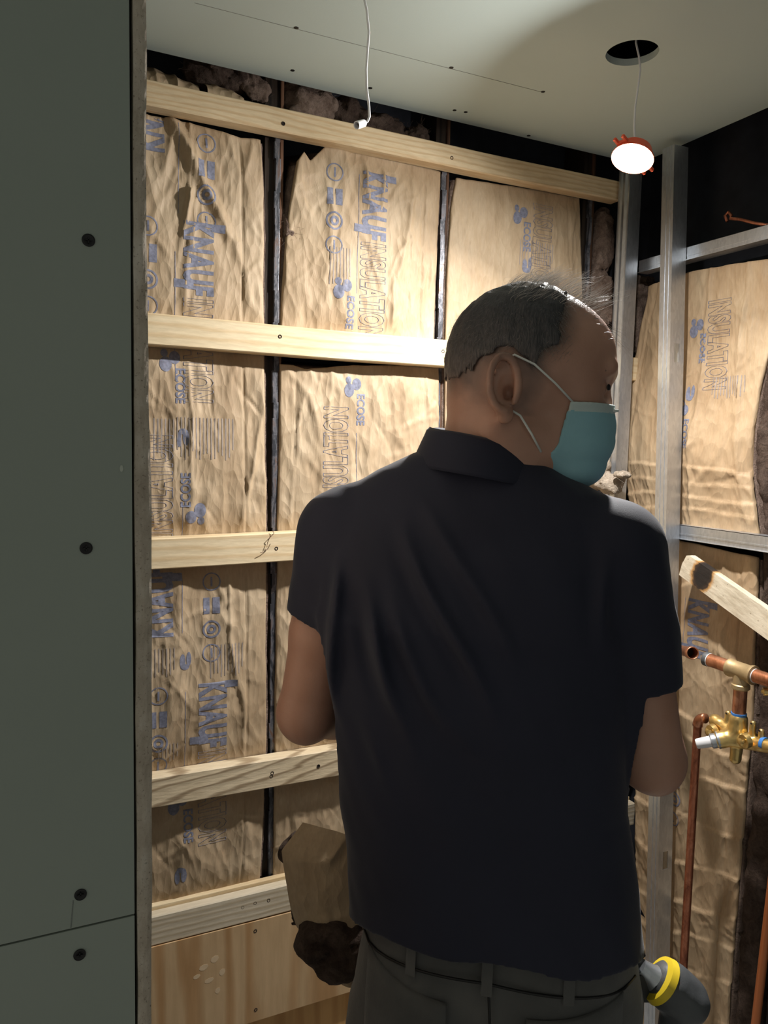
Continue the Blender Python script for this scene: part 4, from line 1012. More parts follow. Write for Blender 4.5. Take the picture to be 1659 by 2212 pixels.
for ang_, s_ in ((radians(140), 1.), (radians(-38), 1.)):
    hk = MB(); c_ = (xa_*cos(ang_)+ya_*sin(ang_)); tdir = nrm.cross(c_)
    R_ = Matrix((c_, tdir, nrm)).transposed().to_4x4()
    hk.box((.034, -.011, -.008), (.040, .011, -.002), .001, R_); hk.box((.038, -.011, -.008), (.050, -.006, -.002), .001, R_); hk.box((.038, .006, -.008), (.050, .011, -.002), .001, R_)
    hk.build('hanging_hook', 'orange_plastic', lamp)
ld = bpy.data.lights.new('lamp_bulb', 'POINT'); ld.shadow_soft_size = .012; ld.energy = LAMP_POWER*.55; ld.color = LAMP_COL
lo = bpy.data.objects.new('lamp_bulb', ld); COL.objects.link(lo); lo.parent = lamp; lo.location = nrm*.010
la = bpy.data.lights.new('lamp_disc', 'AREA'); la.shape = 'DISK'; la.size = .055; la.energy = LAMP_POWER*1.0; la.color = LAMP_COL; la.spread = radians(172)
lo = bpy.data.objects.new('lamp_disc', la); COL.objects.link(lo); lo.parent = lamp
lo.matrix_local = Matrix.Translation(nrm*.004) @ nrm.to_track_quat('Z', 'Y').to_matrix().to_4x4() @ Matrix.Rotation(pi, 4, 'X')

# ------------------------------------------------------------------ the man
# local frame: u to the right of the view, w away from the viewer, z up; root on the floor
Wc = .93; Uc = .115
def LW(u, w_): return (u*cos(YAW)+w_*sin(YAW), -u*sin(YAW)+w_*cos(YAW))
bx, by = LW(Uc, Wc)
man = empty('person', (bx, by, 0), -YAW, 'man seen from behind in navy polo shirt and dark jeans with blue face mask', 'person')
def M(px, py, w_=Wc):
    """pixel at horizontal distance w_ -> coordinates local to the man"""
    r_ = ray(px, py); u_ = r_[0]*cos(YAW)-r_[1]*sin(YAW); f_ = r_[0]*sin(YAW)+r_[1]*cos(YAW)
    return np.array([u_*w_/f_-Uc, w_-Wc, EYE+r_[2]*w_/f_])
BY = radians(14)      # the torso is turned so that its right shoulder is nearer

# ---- head geometry, local offsets from the ear canal
WH = .935
E0 = M(1093, 848, WH)        # centre plane of the head
def hp(x, y, z): return E0+np.array([x, y, z])
def head(S_, grow=0.):
    g = grow
    S_.ell(hp(.022, 0, .040), (.093+g, .076+g, .087+g), .012)
    S_.ell(hp(.058, 0, .042), (.071+g, .064+g, .065+g), .012)
    S_.ell(hp(-.003, 0, .012), (.066+g, .070+g, .066+g), .012)
    S_.ell(hp(.070, 0, .000), (.050+g, .056+g, .062+g), .015)      # face
    S_.ell(hp(.062, 0, -.050), (.050+g, .050+g, .050+g), .015)
    S_.ell(hp(.086, 0, -.078), (.024+g, .026+g, .020+g), .015)     # chin
    S_.cap(hp(.005, .045, -.040), hp(.080, .018, -.078), .018+g, .016+g, .015); S_.cap(hp(.005, -.045, -.040), hp(.080, -.018, -.078), .018+g, .016+g, .015)
def haircut(x, y, z):
    front = x-np.interp(z, [-.02, .02, .035, .05, .07, .10, .13], [-.004, .008, .018, .036, .046, .056, .060]).astype(np.float32)-.010*np.abs(y)/.07
    nape = (-.002-.35*np.clip(x+.03, -.03, .06))-z
    bald = .030-np.sqrt(((x-.085)/1.4)**2+(y/1.1)**2+((z-.115)/1.0)**2)
    earc = .032-np.sqrt((x+.014)**2/1.0+(z-.004)**2*.85)+0*y
    return np.maximum(np.maximum(front+0*z, nape+0*x), np.maximum(bald, earc))
# ---- body
S_ = SDF((-.36, -.30, .80), (.36, .42, 1.80), .0030)
head(S_)
# brow, nose, lips, cheeks, eyes
S_.cap(hp(.113, -.038, .030), hp(.120, 0, .026), .009, .010, .010); S_.cap(hp(.113, .038, .030), hp(.120, 0, .026), .009, .010, .010)
S_.ell(hp(.112, -.032, .006), (.012, .016, .011), .006, op='s'); S_.ell(hp(.112, .032, .006), (.012, .016, .011), .006, op='s')
S_.ell(hp(.101, -.031, .006), (.012, .0125, .012), .003); S_.ell(hp(.101, .031, .006), (.012, .0125, .012), .003)
S_.chain([hp(.114, 0, .016), hp(.117, 0, -.008), hp(.119, 0, -.026)], [.008, .009, .010], .008)
S_.ell(hp(.112, -.012, -.030), (.010, .008, .008), .006); S_.ell(hp(.112, .012, -.030), (.010, .008, .008), .006)
S_.cap(hp(.110, -.020, -.054), hp(.116, 0, -.052), .006, .008, .006); S_.cap(hp(.110, .020, -.054), hp(.116, 0, -.052), .006, .008, .006)
S_.cap(hp(.108, -.016, -.064), hp(.114, 0, -.064), .006, .008, .006); S_.cap(hp(.108, .016, -.064), hp(.114, 0, -.064), .006, .008, .006)
# ears (C-shaped rim, bowl, lobe)
for sg in (-1, 1):
    def ear(dx, dz, o_=0.): return hp(-.016+dx, sg*(.074+o_), dz)
    tl = .18
    pts = []
    for t_ in np.linspace(-.5*pi, 1.25*pi, 15):
        x_, z_ = -.017*cos(t_-.25)*1., .031*sin(t_)*1.; x_, z_ = x_*cos(tl)-z_*sin(tl)*(-.4), z_*cos(tl)+x_*.1
        pts.append(ear(x_, z_+.004, .012+.004*max(0, cos(t_))))
    S_.ell(ear(0, .002, .002), (.019, .009, .031), .006)
    S_.ell(ear(.004, .000, .013), (.011, .010, .018), .003, op='s')
    S_.chain(pts, [.0046]*len(pts), .002)
    S_.chain([ear(-.008, -.014, .005), ear(-.009, .004, .005), ear(-.002, .018, .005)], [.003, .0035, .003], .003); S_.ell(ear(.007, -.006, .004), (.006, .009, .009), .002, op='s')
    S_.ell(ear(.004, -.030, .006), (.010, .006, .011), .005); S_.ell(ear(.016, -.004, .006), (.004, .006, .008), .003)
# neck
nb_ = M(1050, 1010, .935); nt_ = hp(-.010, .006, -.035)
S_.cap(nb_, nt_, .062, .056, .03); S_.cap(nb_+np.array([.01, .03, 0]), hp(.03, .005, -.06), .05, .045, .03)
S_.cap(M(1125, 1000, .90), hp(-.02, -.05, -.045), .016, .014, .02)     # strained neck muscle
# torso rows: pixel y, left x, right x
ROW = [(965, 930, 1150), (990, 880, 1180), (1020, 812, 1222), (1060, 745, 1295), (1110, 705, 1350), (1200, 672, 1370), (1330, 664, 1366), (1450, 692, 1358), (1600, 722, 1345), (1700, 731, 1347), (1850, 744, 1368), (1960, 752, 1378), (2090, 752, 1386), (2200, 760, 1400)]
rz, rc, ra = [], [], []
for y, l_, r_ in ROW:
    a_, b_ = M(l_, y), M(r_, y); rz.append((a_[2]+b_[2])/2); rc.append((a_[0]+b_[0])/2); ra.append((b_[0]-a_[0])/2)
rz = np.array(rz)[::-1]; rc = np.array(rc)[::-1]; ra = np.array(ra)[::-1]
rb = np.interp(rz, [.85, .95, 1.05, 1.2, 1.35, 1.44, 1.50, 1.55], [.125, .125, .125, .118, .115, .098, .075, .055])
rw = np.interp(rz, [.85, 1.1, 1.35, 1.5], [-.005, 0, .0, .012])
def torso(shrink):
    def f(X, Y, Z):
        z = np.asarray(Z); cu_ = np.interp(z, rz, rc).astype(np.float32); aa = np.interp(z, rz, ra).astype(np.float32)-shrink; bb = np.interp(z, rz, rb).astype(np.float32)-shrink; cw = np.interp(z, rz, rw).astype(np.float32)
        x = X-cu_; y = Y-cw; c_, s_ = cos(BY), sin(BY); xb = x*c_-y*s_; yb = x*s_+y*c_
        q = (np.abs(xb/aa)**2.4+np.abs(yb/bb)**2.4)**(1/2.4)
        return ((q-1)*bb*.95).astype(np.float32)
    return f
S_.func(torso(.028), (-.3, -.25, .84), (.3, .25, 1.52), .02)
# shoulders and arms
shL, elL = M(748, 1150, .975), M(662, 1540, .985); shR, elR = M(1322, 1195, .885), M(1408, 1640, .885)
wrL = elL+np.array([.110, .215, -.045]); wrR = elR+np.array([-.115, .205, .035])
def arms(S_, g=0., fore=True):
    S_.cap(nb_+np.array([-.03, .01, -.02]), shL+np.array([.02, 0, -.01]), .036+g, .040+g, .02); S_.cap(nb_+np.array([.03, 0, -.035]), shR+np.array([-.02, 0, -.01]), .036+g, .040+g, .02)
    for sh, el, wr in ((shL, elL, wrL), (shR, elR, wrR)):
        mid = sh*.45+el*.55
        S_.chain([sh, mid, el], [.047+g, .043+g, .037+g], .012)
        if fore:
            fm = el*.7+wr*.3+np.array([0, 0, -.004]); S_.chain([el, fm, wr], [.036, .037, .025], .015)
            S_.ell(el+np.array([0, -.018, -.006]), (.022, .02, .024), .015)
arms(S_)
def hand(S_, wr, d, up, side):
    d = np.array(d, float); d /= np.linalg.norm(d); up = np.array(up, float); up -= d*(up@d); up /= np.linalg.norm(up); s_ = np.cross(d, up)*side
    # palm: runs along d, fingers side by side along s_, palm faces -up
    kn_ = [wr+d*.088+s_*o_ for o_ in (-.030, -.010, .010, .030)]
    for k_ in kn_: S_.cap(wr+d*.015, k_, .017, .0125, .010)
    for k_, L_ in zip(kn_, (.042, .048, .045, .034)):
        a_ = k_; dirv = d*.75-up*.66
        for q, (f_, r0, r1) in enumerate(((1., .0095, .0090), (.62, .0088, .0082), (.46, .0082, .0070))):
            dirv = dirv/np.linalg.norm(dirv); b_ = a_+dirv*L_*f_; S_.cap(a_, b_, r0, r1, .002); a_ = b_; dirv = dirv*.55-up*.75-d*(.45*q)
    th = wr+d*.025-s_*.022; t1 = th+d*.030-s_*.024-up*.014; t2 = t1+d*.030-up*.016+s_*.004; t3 = t2+d*.020+s_*.012-up*.010
    S_.chain([th, t1, t2, t3], [.015, .0125, .0105, .0085], .006)
hand(S_, wrL, wrL-elL+np.array([.03, 0, 0]), (-.3, 0, 1), 1); hand(S_, wrR, wrR-elR-np.array([.03, 0, 0]), (.3, 0, 1), -1)
S_.F[:, :, :int((.925-.80)/.003)] = .5
P, Q = S_.mesh(2); body = mk('body', P, Q, 'skin', man, True)
cv_ = haircut(P[:, 0]-E0[0], P[:, 1]-E0[1], P[:, 2]-E0[2]); nz_ = .006*fbm(P[:, 0]*90, P[:, 1]*90, P[:, 2]*90, 3)
att = body.data.attributes.new('stubble', 'FLOAT', 'POINT'); att.data.foreach_set('value', (np.clip(.72-(cv_+nz_)/.030, 0, 1)*.85*(P[:, 2] > E0[2]-.03)).astype(np.float32))
del S_
# finger nails are too small to read here; eyebrows and eyes are
eb = MB()
for sg in (-1, 1):
    eb.tube([tuple(hp(.104, sg*.047, .024)), tuple(hp(.116, sg*.031, .031)), tuple(hp(.1225, sg*.012, .028))], [.002, .0045, .003], 8)
eb.build('eyebrow', 'hair', man, True)
for sg in (-1, 1):
    c_ = hp(.1045, sg*.031, .006); MB().lathe([(0, .0038), (.0010, .0034), (.0016, .001)], tuple(c_+np.array([.0076, sg*.0074, 0])), (.7, sg*.7, 0), 14).build('eye', 'black_screw', man)

# ---- hair cap (short, thinning on top) and loose strands
S_ = SDF(hp(-.10, -.11, -.11), hp(.17, .11, .16), .0024)
head(S_, .0030)
X, Y, Z = S_.grid(tuple(slice(None) for _ in range(3)))
x = X-E0[0]; y = Y-E0[1]; z = Z-E0[2]
cut = haircut(x, y, z)+.006+.0035*fbm(X*90+0*Y+0*Z, Y*90+0*X+0*Z, Z*90+0*X+0*Y, 3)
S_.F = np.maximum(S_.F, cut.astype(np.float32)*.28); S_.noise(.0022, 110, 2, (1, 1, .5))
P, Q = S_.mesh(1); hair = mk('hair', P, Q, 'hair', man, True)
# strands
random.seed(3); SV = []; SF = []
def strand(p, n0, L_, bend, wd=.00028):
    side = np.cross(n0, bend+np.array([.01, .02, .03])); side = side/(np.linalg.norm(side)+1e-9); nseg = 7; b0 = len(SV)
    curl = np.array([random.gauss(0, .35) for _ in range(3)])
    for k_ in range(nseg+1):
        s_ = k_/nseg; q = p+n0*L_*s_*(1-.25*s_)+bend*L_*s_*s_+curl*L_*.25*sin(s_*4); r_ = wd*(1-.75*s_)
        SV.append(q-side*r_); SV.append(q+side*r_); SV.append(q+np.cross(side, n0)*r_)
    for k_ in range(nseg):
        a_ = b0+3*k_
        for i_, j in ((0, 1), (1, 2), (2, 0)): SF.append((a_+i_, a_+j, a_+3+j, a_+3+i_))
hc_ = hp(.022, 0, .040); R3 = np.array([.095, .078, .089])
for _ in range(2400):
    th = random.uniform(-pi, pi); ph = random.uniform(-.1, 1.45)
    n_ = np.array([cos(ph)*cos(th), cos(ph)*sin(th), sin(ph)]); p = hc_+n_*R3*np.array([1.02, 1.0, .98]); rx = p-E0
    if rx[0] > .065 and rx[2] < .09: continue
    if rx[0] > .03 and rx[2] < .03: continue
    if (rx[0]+.002)**2+(rx[2]-.002)**2 < .036**2 or rx[2] < -.005: continue
    top = rx[2] > .095 and rx[0] > -.01
    back_ = np.array([-.25, 0, -.45]) if not top else np.array([.55, 0, .15])
    strand(p-n_*.002, n_*(.35 if not top else .75)+np.array([-.3 if not top else .5, 0, 0.]), random.uniform(.008, .016) if not top else random.uniform(.016, .034), back_, .00022 if not top else .00026)
for _ in range(1500):   # short hair lying flat over the hairline
    z_ = random.uniform(-.012, .118); xe = float(np.interp(z_, [-.02, .02, .035, .05, .07, .10, .13], [-.010, .006, .016, .036, .044, .052, .056])) if random.random() < .6 else random.uniform(-.065, -.02)
    if xe < -.015: z_ = random.uniform(-.014, .02)
    xe += random.gauss(0, .006); q = 1-((xe-.022)/.094)**2-((z_-.040)/.088)**2
    if q <= .02 or (xe+.014)**2+(z_-.004)**2 < .034**2: continue
    yy = -.0765*sqrt(q)*random.choice((1, 1, -1)); n_ = np.array([(xe-.022)/.094**2, yy/.0765**2, (z_-.04)/.088**2]); n_ /= np.linalg.norm(n_)
    strand(hp(xe, yy, z_)+n_*.0012, n_*.12+np.array([.5, 0, -.6]), random.uniform(.006, .013), np.array([.1, 0, -.3]), .00022)
for _ in range(420):   # wispy fringe standing up over the crown and forehead
    s_ = random.random(); xx = .005+.105*s_; zz_ = .040+.083*sqrt(max(0, 1-((xx-.022)/.098)**2)); yy = random.gauss(0, .028)
    p = hp(xx, yy, zz_-.010-abs(yy)*.25); fw = np.array([.55+.35*s_, random.gauss(0, .25), .75-.45*s_])
    strand(p, fw, random.uniform(.018, .038), np.array([.45, random.gauss(0, .2), -.35-.5*s_]), .00034)
mk('loose_strands', np.array(SV), SF, 'hair_strand', hair, True)

# ---- face mask
S_ = SDF(hp(.0, -.10, -.13), hp(.18, .10, .03), .0022)
head(S_, .004)
S_.ell(hp(.084, 0, -.055), (.045, .048, .050), .015); S_.cap(hp(.113, 0, -.016), hp(.116, 0, -.050), .017, .015, .012); S_.ell(hp(.075, 0, -.09), (.04, .04, .026), .015)
sl = tuple(slice(None) for _ in range(3)); X, Y, Z = S_.grid(sl); x = X-E0[0]; y = np.abs(Y-E0[1]); z = Z-E0[2]
inner = S_.F+.0035
tt = np.clip((-.012-z)/.09, 0, 1)
left = (.064-.020*tt-.055*np.clip(tt-.55, 0, 1))-x
cut = np.maximum(left+0*y, z+.012-.004*0+0*x*y); cut = np.maximum(cut, (-.112-.15*(x-.11))-z+0*y)
pl = .0018*np.abs(np.sin((z+.02)*pi/.030))*np.clip((x-.06)/.03, 0, 1)
S_.F = np.maximum(np.maximum(S_.F-pl, -inner), cut).astype(np.float32)
mask = S_.obj('face_mask', 'mask_blue', man, 1, ['mask_blue', 'mask_edge'], lambda c: np.where((c[:, 2]-E0[2] > -.0225), 1, 0))
for sg in (-1, 1):
    mw = MB(); a_ = hp(.068, sg*.058, -.014); b_ = hp(.018, sg*.079, .026); mw.tube([tuple(a_), tuple((a_+b_)/2+np.array([0, sg*.006, 0])), tuple(b_), tuple(hp(-.004, sg*.077, .036)), tuple(hp(-.016, sg*.073, .030))], .0013, 8)
    a_ = hp(.034, sg*.054, -.070); b_ = hp(.006, sg*.070, -.030); mw.tube([tuple(a_), tuple((a_+b_)/2+np.array([0, sg*.005, 0])), tuple(b_), tuple(hp(-.012, sg*.072, -.020))], .0013, 8)
    mw.build('ear_loop', 'elastic', mask, True)
MB().box(tuple(hp(.122, -.016, -.021)), tuple(hp(.1325, .016, -.0180)), .001).build('nose_wire', 'elastic', mask)

# ---- polo shirt
zh = .942
S_ = SDF((-.36, -.26, .80), (.36, .24, 1.56), .0032)
S_.func(torso(0.), (-.3, -.25, .81), (.3, .25, 1.55), .02)
arms(S_, .004, False)
S_.ell(nb_+np.array([0, .0, -.07]), (.12, .075, .05), .03)
# loose sleeves
hemL, hemR = M(655, 1320, .98), M(1402, 1470, .885)
hemL = shL+(elL-shL)*.47; hemR = shR+(elR-shR)*.64
S_.chain([shL, hemL+(hemL-shL)*.2], [.060, .050], .015); S_.chain([shR, shR*.4+hemR*.6, hemR+(hemR-shR)*.2], [.060, .053, .047], .015)
X, Y, Z = S_.grid(sl)
# folds: long diagonal creases down the back, plus soft wrinkles
ridge = 0
F_ = S_.F; near = np.abs(F_) < .03; idx = np.nonzero(near); xx = S_.ax[0][idx[0]]; yy = S_.ax[1][idx[1]]; zz2 = S_.ax[2][idx[2]]
dsp = np.zeros(len(xx), dtype=np.float32)
bk = np.clip(-(yy+.02)/.03, 0, 1)
FOLD = [((868, 1130), (1065, 1560), .0065), ((930, 1080), (1110, 1450), .004), ((790, 1300), (860, 1560), .005), ((705, 1180), (720, 1620), .007), ((770, 1250), (905, 1660), .004), ((950, 1500), (1050, 1660), .004), ((840, 1280), (985, 1640), .004), ((760, 1560), (870, 1760), .003), ((1330, 1180), (1290, 1420), .004)]
for (p0, p1, am) in FOLD:
    a_ = M(*p0, Wc-.11); b_ = M(*p1, Wc-.11); d_ = np.array([b_[0]-a_[0], b_[2]-a_[2]]); L_ = np.linalg.norm(d_); d_ /= L_
    s_ = (xx-a_[0])*d_[0]+(zz2-a_[2])*d_[1]; o_ = (xx-a_[0])*d_[1]-(zz2-a_[2])*d_[0]+.006*np.sin(s_*22+a_[0]*30)
    env = np.clip(s_/.06, 0, 1)*np.clip((L_-s_)/.08, 0, 1)
    dsp += 1.5*bk*am*env*(np.exp(-(o_/.008)**2)-.45*np.exp(-((o_-.016)/.010)**2))
dsp += .004*fbm(xx*9+zz2*3, yy*7, zz2*5, 3)+.0022*fbm(xx*26+zz2*14, yy*20, zz2*9, 2)
F_[idx] -= dsp
# hem, sleeve ends, neck opening
yh = Y-.0
hemz = zh-.034*np.clip((Y+.0)/.12, -1, 1)-.05*X+.004*np.sin(X*40)+0*Z
S_.F = np.maximum(S_.F, (hemz-Z).astype(np.float32))
for sh, hm in ((shL, hemL), (shR, hemR)):
    d_ = (hm-sh)/np.linalg.norm(hm-sh); out = -1 if sh[0] < 0 else 1
    tip = (X-hm[0])*d_[0]+(Y-hm[1])*d_[1]+(Z-hm[2])*d_[2]
    r_ = np.sqrt((X-hm[0]-tip*d_[0])**2+(Y-hm[1]-tip*d_[1])**2+(Z-hm[2]-tip*d_[2])**2)
    m_ = (r_ < .085) & (tip > -.03) & ((X-np.interp(Z, rz, rc)-0)*out > np.interp(Z, rz, ra)-.010)
    S_.F = np.where(m_, np.maximum(S_.F, tip-.002*np.sin(X*60)), S_.F).astype(np.float32)
S_.func(lambda X, Y, Z: (np.sqrt(((X-nb_[0]-.015)/.95)**2+((Y-nb_[1]-.02))**2)-.060+0*Z).astype(np.float32), nb_-.09, nb_+.12, .004, 's')
# hollow hem so the jeans go up inside
S_.func(lambda X, Y, Z: np.maximum(torso(.014)(X, Y, Z), Z-(zh+.07)), (-.3, -.25, .81), (.3, .25, zh+.09), 0, 's')
shirt = S_.obj('polo_shirt', 'navy_jersey', man, 1)
# side vent flaps
a_ = M(1366, 1925, .90); b_ = M(1394, 1983, .885); c_ = M(1372, 1965, .90); d_ = M(1395, 2065, .885); e_ = M(1376, 2010, .90); f_ = M(1380, 2080, .90)
for tri in ((a_, b_, c_), (e_, d_, f_)):
    fm_ = MB(); t0 = [tuple(q) for q in tri]; t1 = [tuple(q+np.array([0, .003, 0])) for q in tri]; fm_.raw(t0+t1, [(0, 1, 2), (5, 4, 3), (0, 3, 4, 1), (1, 4, 5, 2), (2, 5, 3, 0)])
    fm_.build('hem_flap', 'navy_jersey', shirt)
# collar: folded band leaning against the neck
cc = M(1040, 972, .93); n_ = 64; V = []; Fs = []
sec = [(.0, -.010), (.001, .010), (.003, .019), (.007, .0225), (.011, .019), (.017, .004), (.024, -.014), (.0245, -.019), (.020, -.019), (.013, -.008), (.007, .0), (.004, -.012)]
for i_ in range(n_):
    t_ = 2*pi*i_/n_; ru, rv = .0560, .062; du, dv_ = cos(t_), sin(t_)
    tz = -.006-.010*du+.006*dv_+.0015*sin(3*t_+1)
    for (o_, h_) in sec: V.append((cc[0]+du*(ru+o_), cc[1]+.012+dv_*(rv+o_), cc[2]+tz+h_*(1.1 if dv_ < 0 else .9)))
k_ = len(sec)
for i_ in range(n_):
    for j in range(k_): a_, b_ = (i_+1) % n_, (j+1) % k_; Fs.append((i_*k_+j, i_*k_+b_, a_*k_+b_, a_*k_+j))
MB().raw(V, Fs).build('collar', 'navy_jersey', shirt, True)

# ---- jeans, shoes
S_ = SDF((-.32, -.25, .03), (.32, .25, 1.0), .0055)
hipc = np.interp(.88, rz, rc)
def hips(X, Y, Z):
    z = np.asarray(Z); aa = np.interp(z, [.70, .80, .88, .95, 1.0], [.182, .181, .177, .168, .162]); bb = np.interp(z, [.70, .80, .88, .95, 1.0], [.122, .124, .120, .112, .106])
    x = X-hipc; y = Y+.002; c_, s_ = cos(BY), sin(BY); xb = x*c_-y*s_; yb = x*s_+y*c_
    q = (np.abs(xb/aa)**2.5+np.abs(yb/bb)**2.5)**.4
    return np.maximum(((q-1)*bb).astype(np.float32), np.maximum(Z-1.0, .74-Z))
S_.func(hips, (-.28, -.22, .70), (.28, .22, 1.0), .02)
FT = []
for sg in (-1, 1):
    h0 = np.array([hipc+sg*.088, -.01-sg*.02, .80]); kn_ = np.array([hipc+sg*.10, .01-sg*.02, .47]); an = np.array([hipc+sg*.11, -.01-sg*.02, .09]); FT.append((sg, an))
    S_.chain([h0, kn_, an], [.092, .066, .056], .02)
S_.noise(.008, 9, 3); S_.F[:, :, :3] = .5
jeans = S_.obj('jeans', 'jeans_cloth', man, 2)
def on_back(u_, z_, off=.001):
    aa = np.interp(z_, [.70, .80, .88, .95, 1.0], [.182, .181, .177, .168, .162]); bb = np.interp(z_, [.70, .80, .88, .95, 1.0], [.122, .124, .120, .112, .106])
    s_ = np.clip(abs(u_)/aa, 0, .999); yb = -(bb*(1-s_**2.5)**.4+off); c_, s2 = cos(BY), sin(BY)
    return (hipc+u_*c_+yb*s2, -.002-u_*s2+yb*c_, z_)
# yoke seam, centre seam, pocket
MB().tube([on_back(u_, .938+.010*(1-abs(u_)/.17), .003) for u_ in np.linspace(-.165, .165, 24)], .0016, 6).build('yoke_seam', 'black_screw', jeans, True)
MB().tube([on_back(.0+.001*i_, .965-.012*i_, .003) for i_ in range(14)], .0015, 6).build('centre_seam', 'black_screw', jeans, True)
for sg in (-1, 1):
    V = []; Fs = []; nu, nv = 12, 12
    for j in range(nv+1):
        for i_ in range(nu+1):
            uu = sg*(.045+.105*i_/nu); z_ = .915-.135*j/nv-(.018*(1-abs(i_/nu-.5)*2)*(j/nv))+.022*(i_/nu)*(1-j/nv)-.006*sin(pi*i_/nu)*(1-j/nv)
            V.append(on_back(uu, z_, .006))
    N_ = len(V)
    for j in range(nv+1):
        for i_ in range(nu+1):
            uu = sg*(.045+.105*i_/nu); V.append(on_back(uu, V[j*(nu+1)+i_][2], .001))
    for j in range(nv):
        for i_ in range(nu): a_ = j*(nu+1)+i_; Fs.append((a_, a_+1, a_+nu+2, a_+nu+1))
    rg = list(range(nu+1))+[j*(nu+1)+nu for j in range(1, nv+1)]+[nv*(nu+1)+i_ for i_ in range(nu-1, -1, -1)]+[j*(nu+1) for j in range(nv-1, 0, -1)]
    for q in range(len(rg)): a_, b_ = rg[q], rg[(q+1) % len(rg)]; Fs.append((a_, b_, N_+b_, N_+a_))
    MB().raw(V, Fs).build('back_pocket', 'jeans_cloth', jeans, True)
for u_ in (-.09, .0, .09):
    V = [on_back(u_-.006, .935, .005), on_back(u_+.006, .935, .005), on_back(u_+.006, .985, .005), on_back(u_-.006, .985, .005)]; V += [on_back(v[0]-hipc, v[2], 0.) if False else (v[0], v[1]+.004, v[2]) for v in V]
    MB().raw(V, [(0, 1, 2, 3), (7, 6, 5, 4), (0, 4, 5, 1), (1, 5, 6, 2), (2, 6, 7, 3), (3, 7, 4, 0)]).build('belt_loop', 'jeans_cloth', jeans)
for sg, an in FT:
    S_ = SDF((an[0]-.08, an[1]-.14, -.012), (an[0]+.08, an[1]+.26, .16), .005)
    S_.ell((an[0], an[1]-.02, .050), (.044, .06, .045), .02); S_.ell((an[0]+sg*.008, an[1]+.12, .032), (.050, .10, .036), .03); S_.cap((an[0], an[1], .06), (an[0], an[1], .12), .045, .048, .02)
    S_.F[:, :, :3] = .5; S_.F = np.maximum(S_.F, -S_.grid(sl)[2]+.001+0*S_.F)
    sh_ = S_.obj('shoe', 'brown_wood', man, 1)
    MB().box((an[0]-.047, an[1]-.08, 0), (an[0]+.047, an[1]+.21, .018), .006).build('sole', 'rubber_sole', sh_)

# ---- tool on his right hip
tc_ = Vector(M(1452, 2150, .88)); tw = LW(Uc+tc_.x, Wc+tc_.y)
tool = empty('power_tool', (tw[0], tw[1], tc_.z), -YAW, 'grey and yellow power tool hanging at the man\'s right hip', 'power tool')
S_ = SDF((-.08, -.07, -.16), (.08, .07, .07), .0028)
S_.cap((-.002, 0, .010), (.016, -.004, -.004), .030, .027, .008); S_.cap((.004, 0, -.03), (.0, .01, -.12), .018, .016, .012); S_.ell((.014, 0, -.10), (.028, .026, .02), .01); S_.noise(.002, 60, 2)
S_.obj('housing', 'dark_plastic', tool, 2)
dv_ = Vector((.80, -.12, -.58)).normalized()
MB().lathe([(-.007, .020), (-.005, .0275), (.003, .0295), (.005, .027)], (-.014, .001, .018), dv_[:], 28).build('yellow_collar', 'yellow_plastic', tool, auto=True)
MB().lathe([(0, .010), (.012, .012), (.022, .016), (.024, .008)], (-.040, .003, .034), dv_[:], 20).build('chuck', 'galvanized', tool, auto=True)
MB().box((-.050, -.008, -.005), (-.018, .008, .030), .003).build('belt_clip', 'rubber_sole', tool)

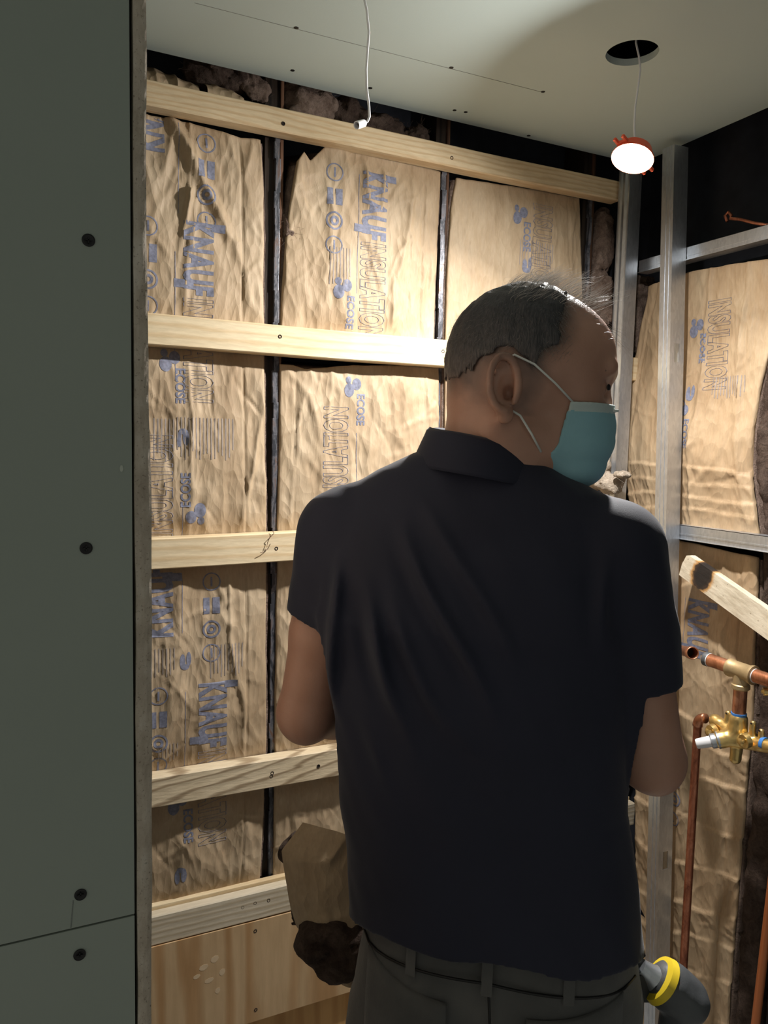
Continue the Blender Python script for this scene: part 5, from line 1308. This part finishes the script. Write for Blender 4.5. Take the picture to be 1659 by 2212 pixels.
# ---- torn piece of insulation held in front, hanging at his left side
cpt = [(612, 1822), (640, 1795), (655, 1770), (690, 1765), (735, 1760), (780, 1765)]
def scrap():
    nU, nV = 60, 90; wD = 1.12
    e_l = [(1770, 612), (1822, 612), (1900, 622), (1960, 628), (2010, 640), (2045, 665), (2065, 690), (2110, 700)]; V = []; Fs = []
    zA = M(640, 1770, wD)[2]; zB_ = M(700, 2100, wD)[2]
    ys_ = np.linspace(1775, 2108, nV+1)
    for j, y in enumerate(ys_):
        l_ = np.interp(y, [a_ for a_, _ in e_l], [b_ for _, b_ in e_l]); r_ = 890
        if y < 1822: l_ = 612+(1822-y)*.9
        a_, b_ = M(l_, y, wD), M(r_, y, wD)
        for i_ in range(nU+1):
            s_ = i_/nU; p = a_*(1-s_)+b_*s_; q = np.array(p[0]), np.array(p[2]); dd2 = .030*sin(pi*min(1, s_*1.4))+2.0*float(crumple(q[0], q[1], 8.8))+float(creases(q[0], q[1], 8.8, 40, -.4, .1, .5, 1.0))+.01*sin(j/nV*5)
            up_ = min(1, max(0, (s_-.68)/.26)); up_ = up_*up_*(3-2*up_); V.append((p[0], p[1]-dd2+.10*up_*(1-j/nV), p[2]+.12*up_*(1-j/nV)))
    for j in range(nV):
        for i_ in range(nU): a_ = j*(nU+1)+i_; Fs.append((a_, a_+1, a_+nU+2, a_+nU+1))
    return np.array(V), Fs
V, Fs = scrap(); c_ = V.mean(0); cw = LW(Uc+c_[0], Wc+c_[1])
scr = empty('insulation_scrap', (cw[0], cw[1], c_[2]), -YAW, 'torn piece of paper faced insulation hanging by the man\'s left hip', 'insulation scrap')
mk('paper_facing', V-c_, Fs, 'kraft_paper', scr, True)
S_ = SDF((-.13, -.09, -.16), (.13, .09, .13), .0035)
for (px_, py_, r_) in ((640, 1850, .020), (650, 1920, .024), (665, 1980, .028), (690, 2030, .030), (725, 2000, .030), (730, 2060, .028), (760, 2040, .03), (715, 2075, .022), (760, 1960, .03), (705, 1960, .03), (680, 1900, .028), (740, 1900, .028)):
    q = M(px_, py_, 1.12)-c_; low = py_ > 1985; S_.ell((q[0], q[1]+(-.012 if low else .030), q[2]), (r_*1.15, r_*.9, r_*1.3), .015)
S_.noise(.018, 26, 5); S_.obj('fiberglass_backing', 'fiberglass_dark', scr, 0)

# tuft of fibreglass peeking past the mask
q0 = [onX(a_, b_, XF-.035) for a_, b_ in ((1300, 1037), (1322, 1046), (1272, 1048), (1347, 1026), (1308, 1010))]
lump('fiberglass_tuft', 'pale fiberglass wad showing between the mask and the right shoulder', [(q0[0], (.038, .040, .032)), (q0[1], (.032, .032, .030)), (q0[2], (.042, .040, .030)), (q0[3], (.026, .020, .010)), (q0[4], (.020, .022, .026)), (q0[0]+np.array([.03, .02, 0]), (.03, .03, .03))], 'fiberglass_pale', h=.0034, amp=.010, strands=300, group='loose fiberglass tufts')
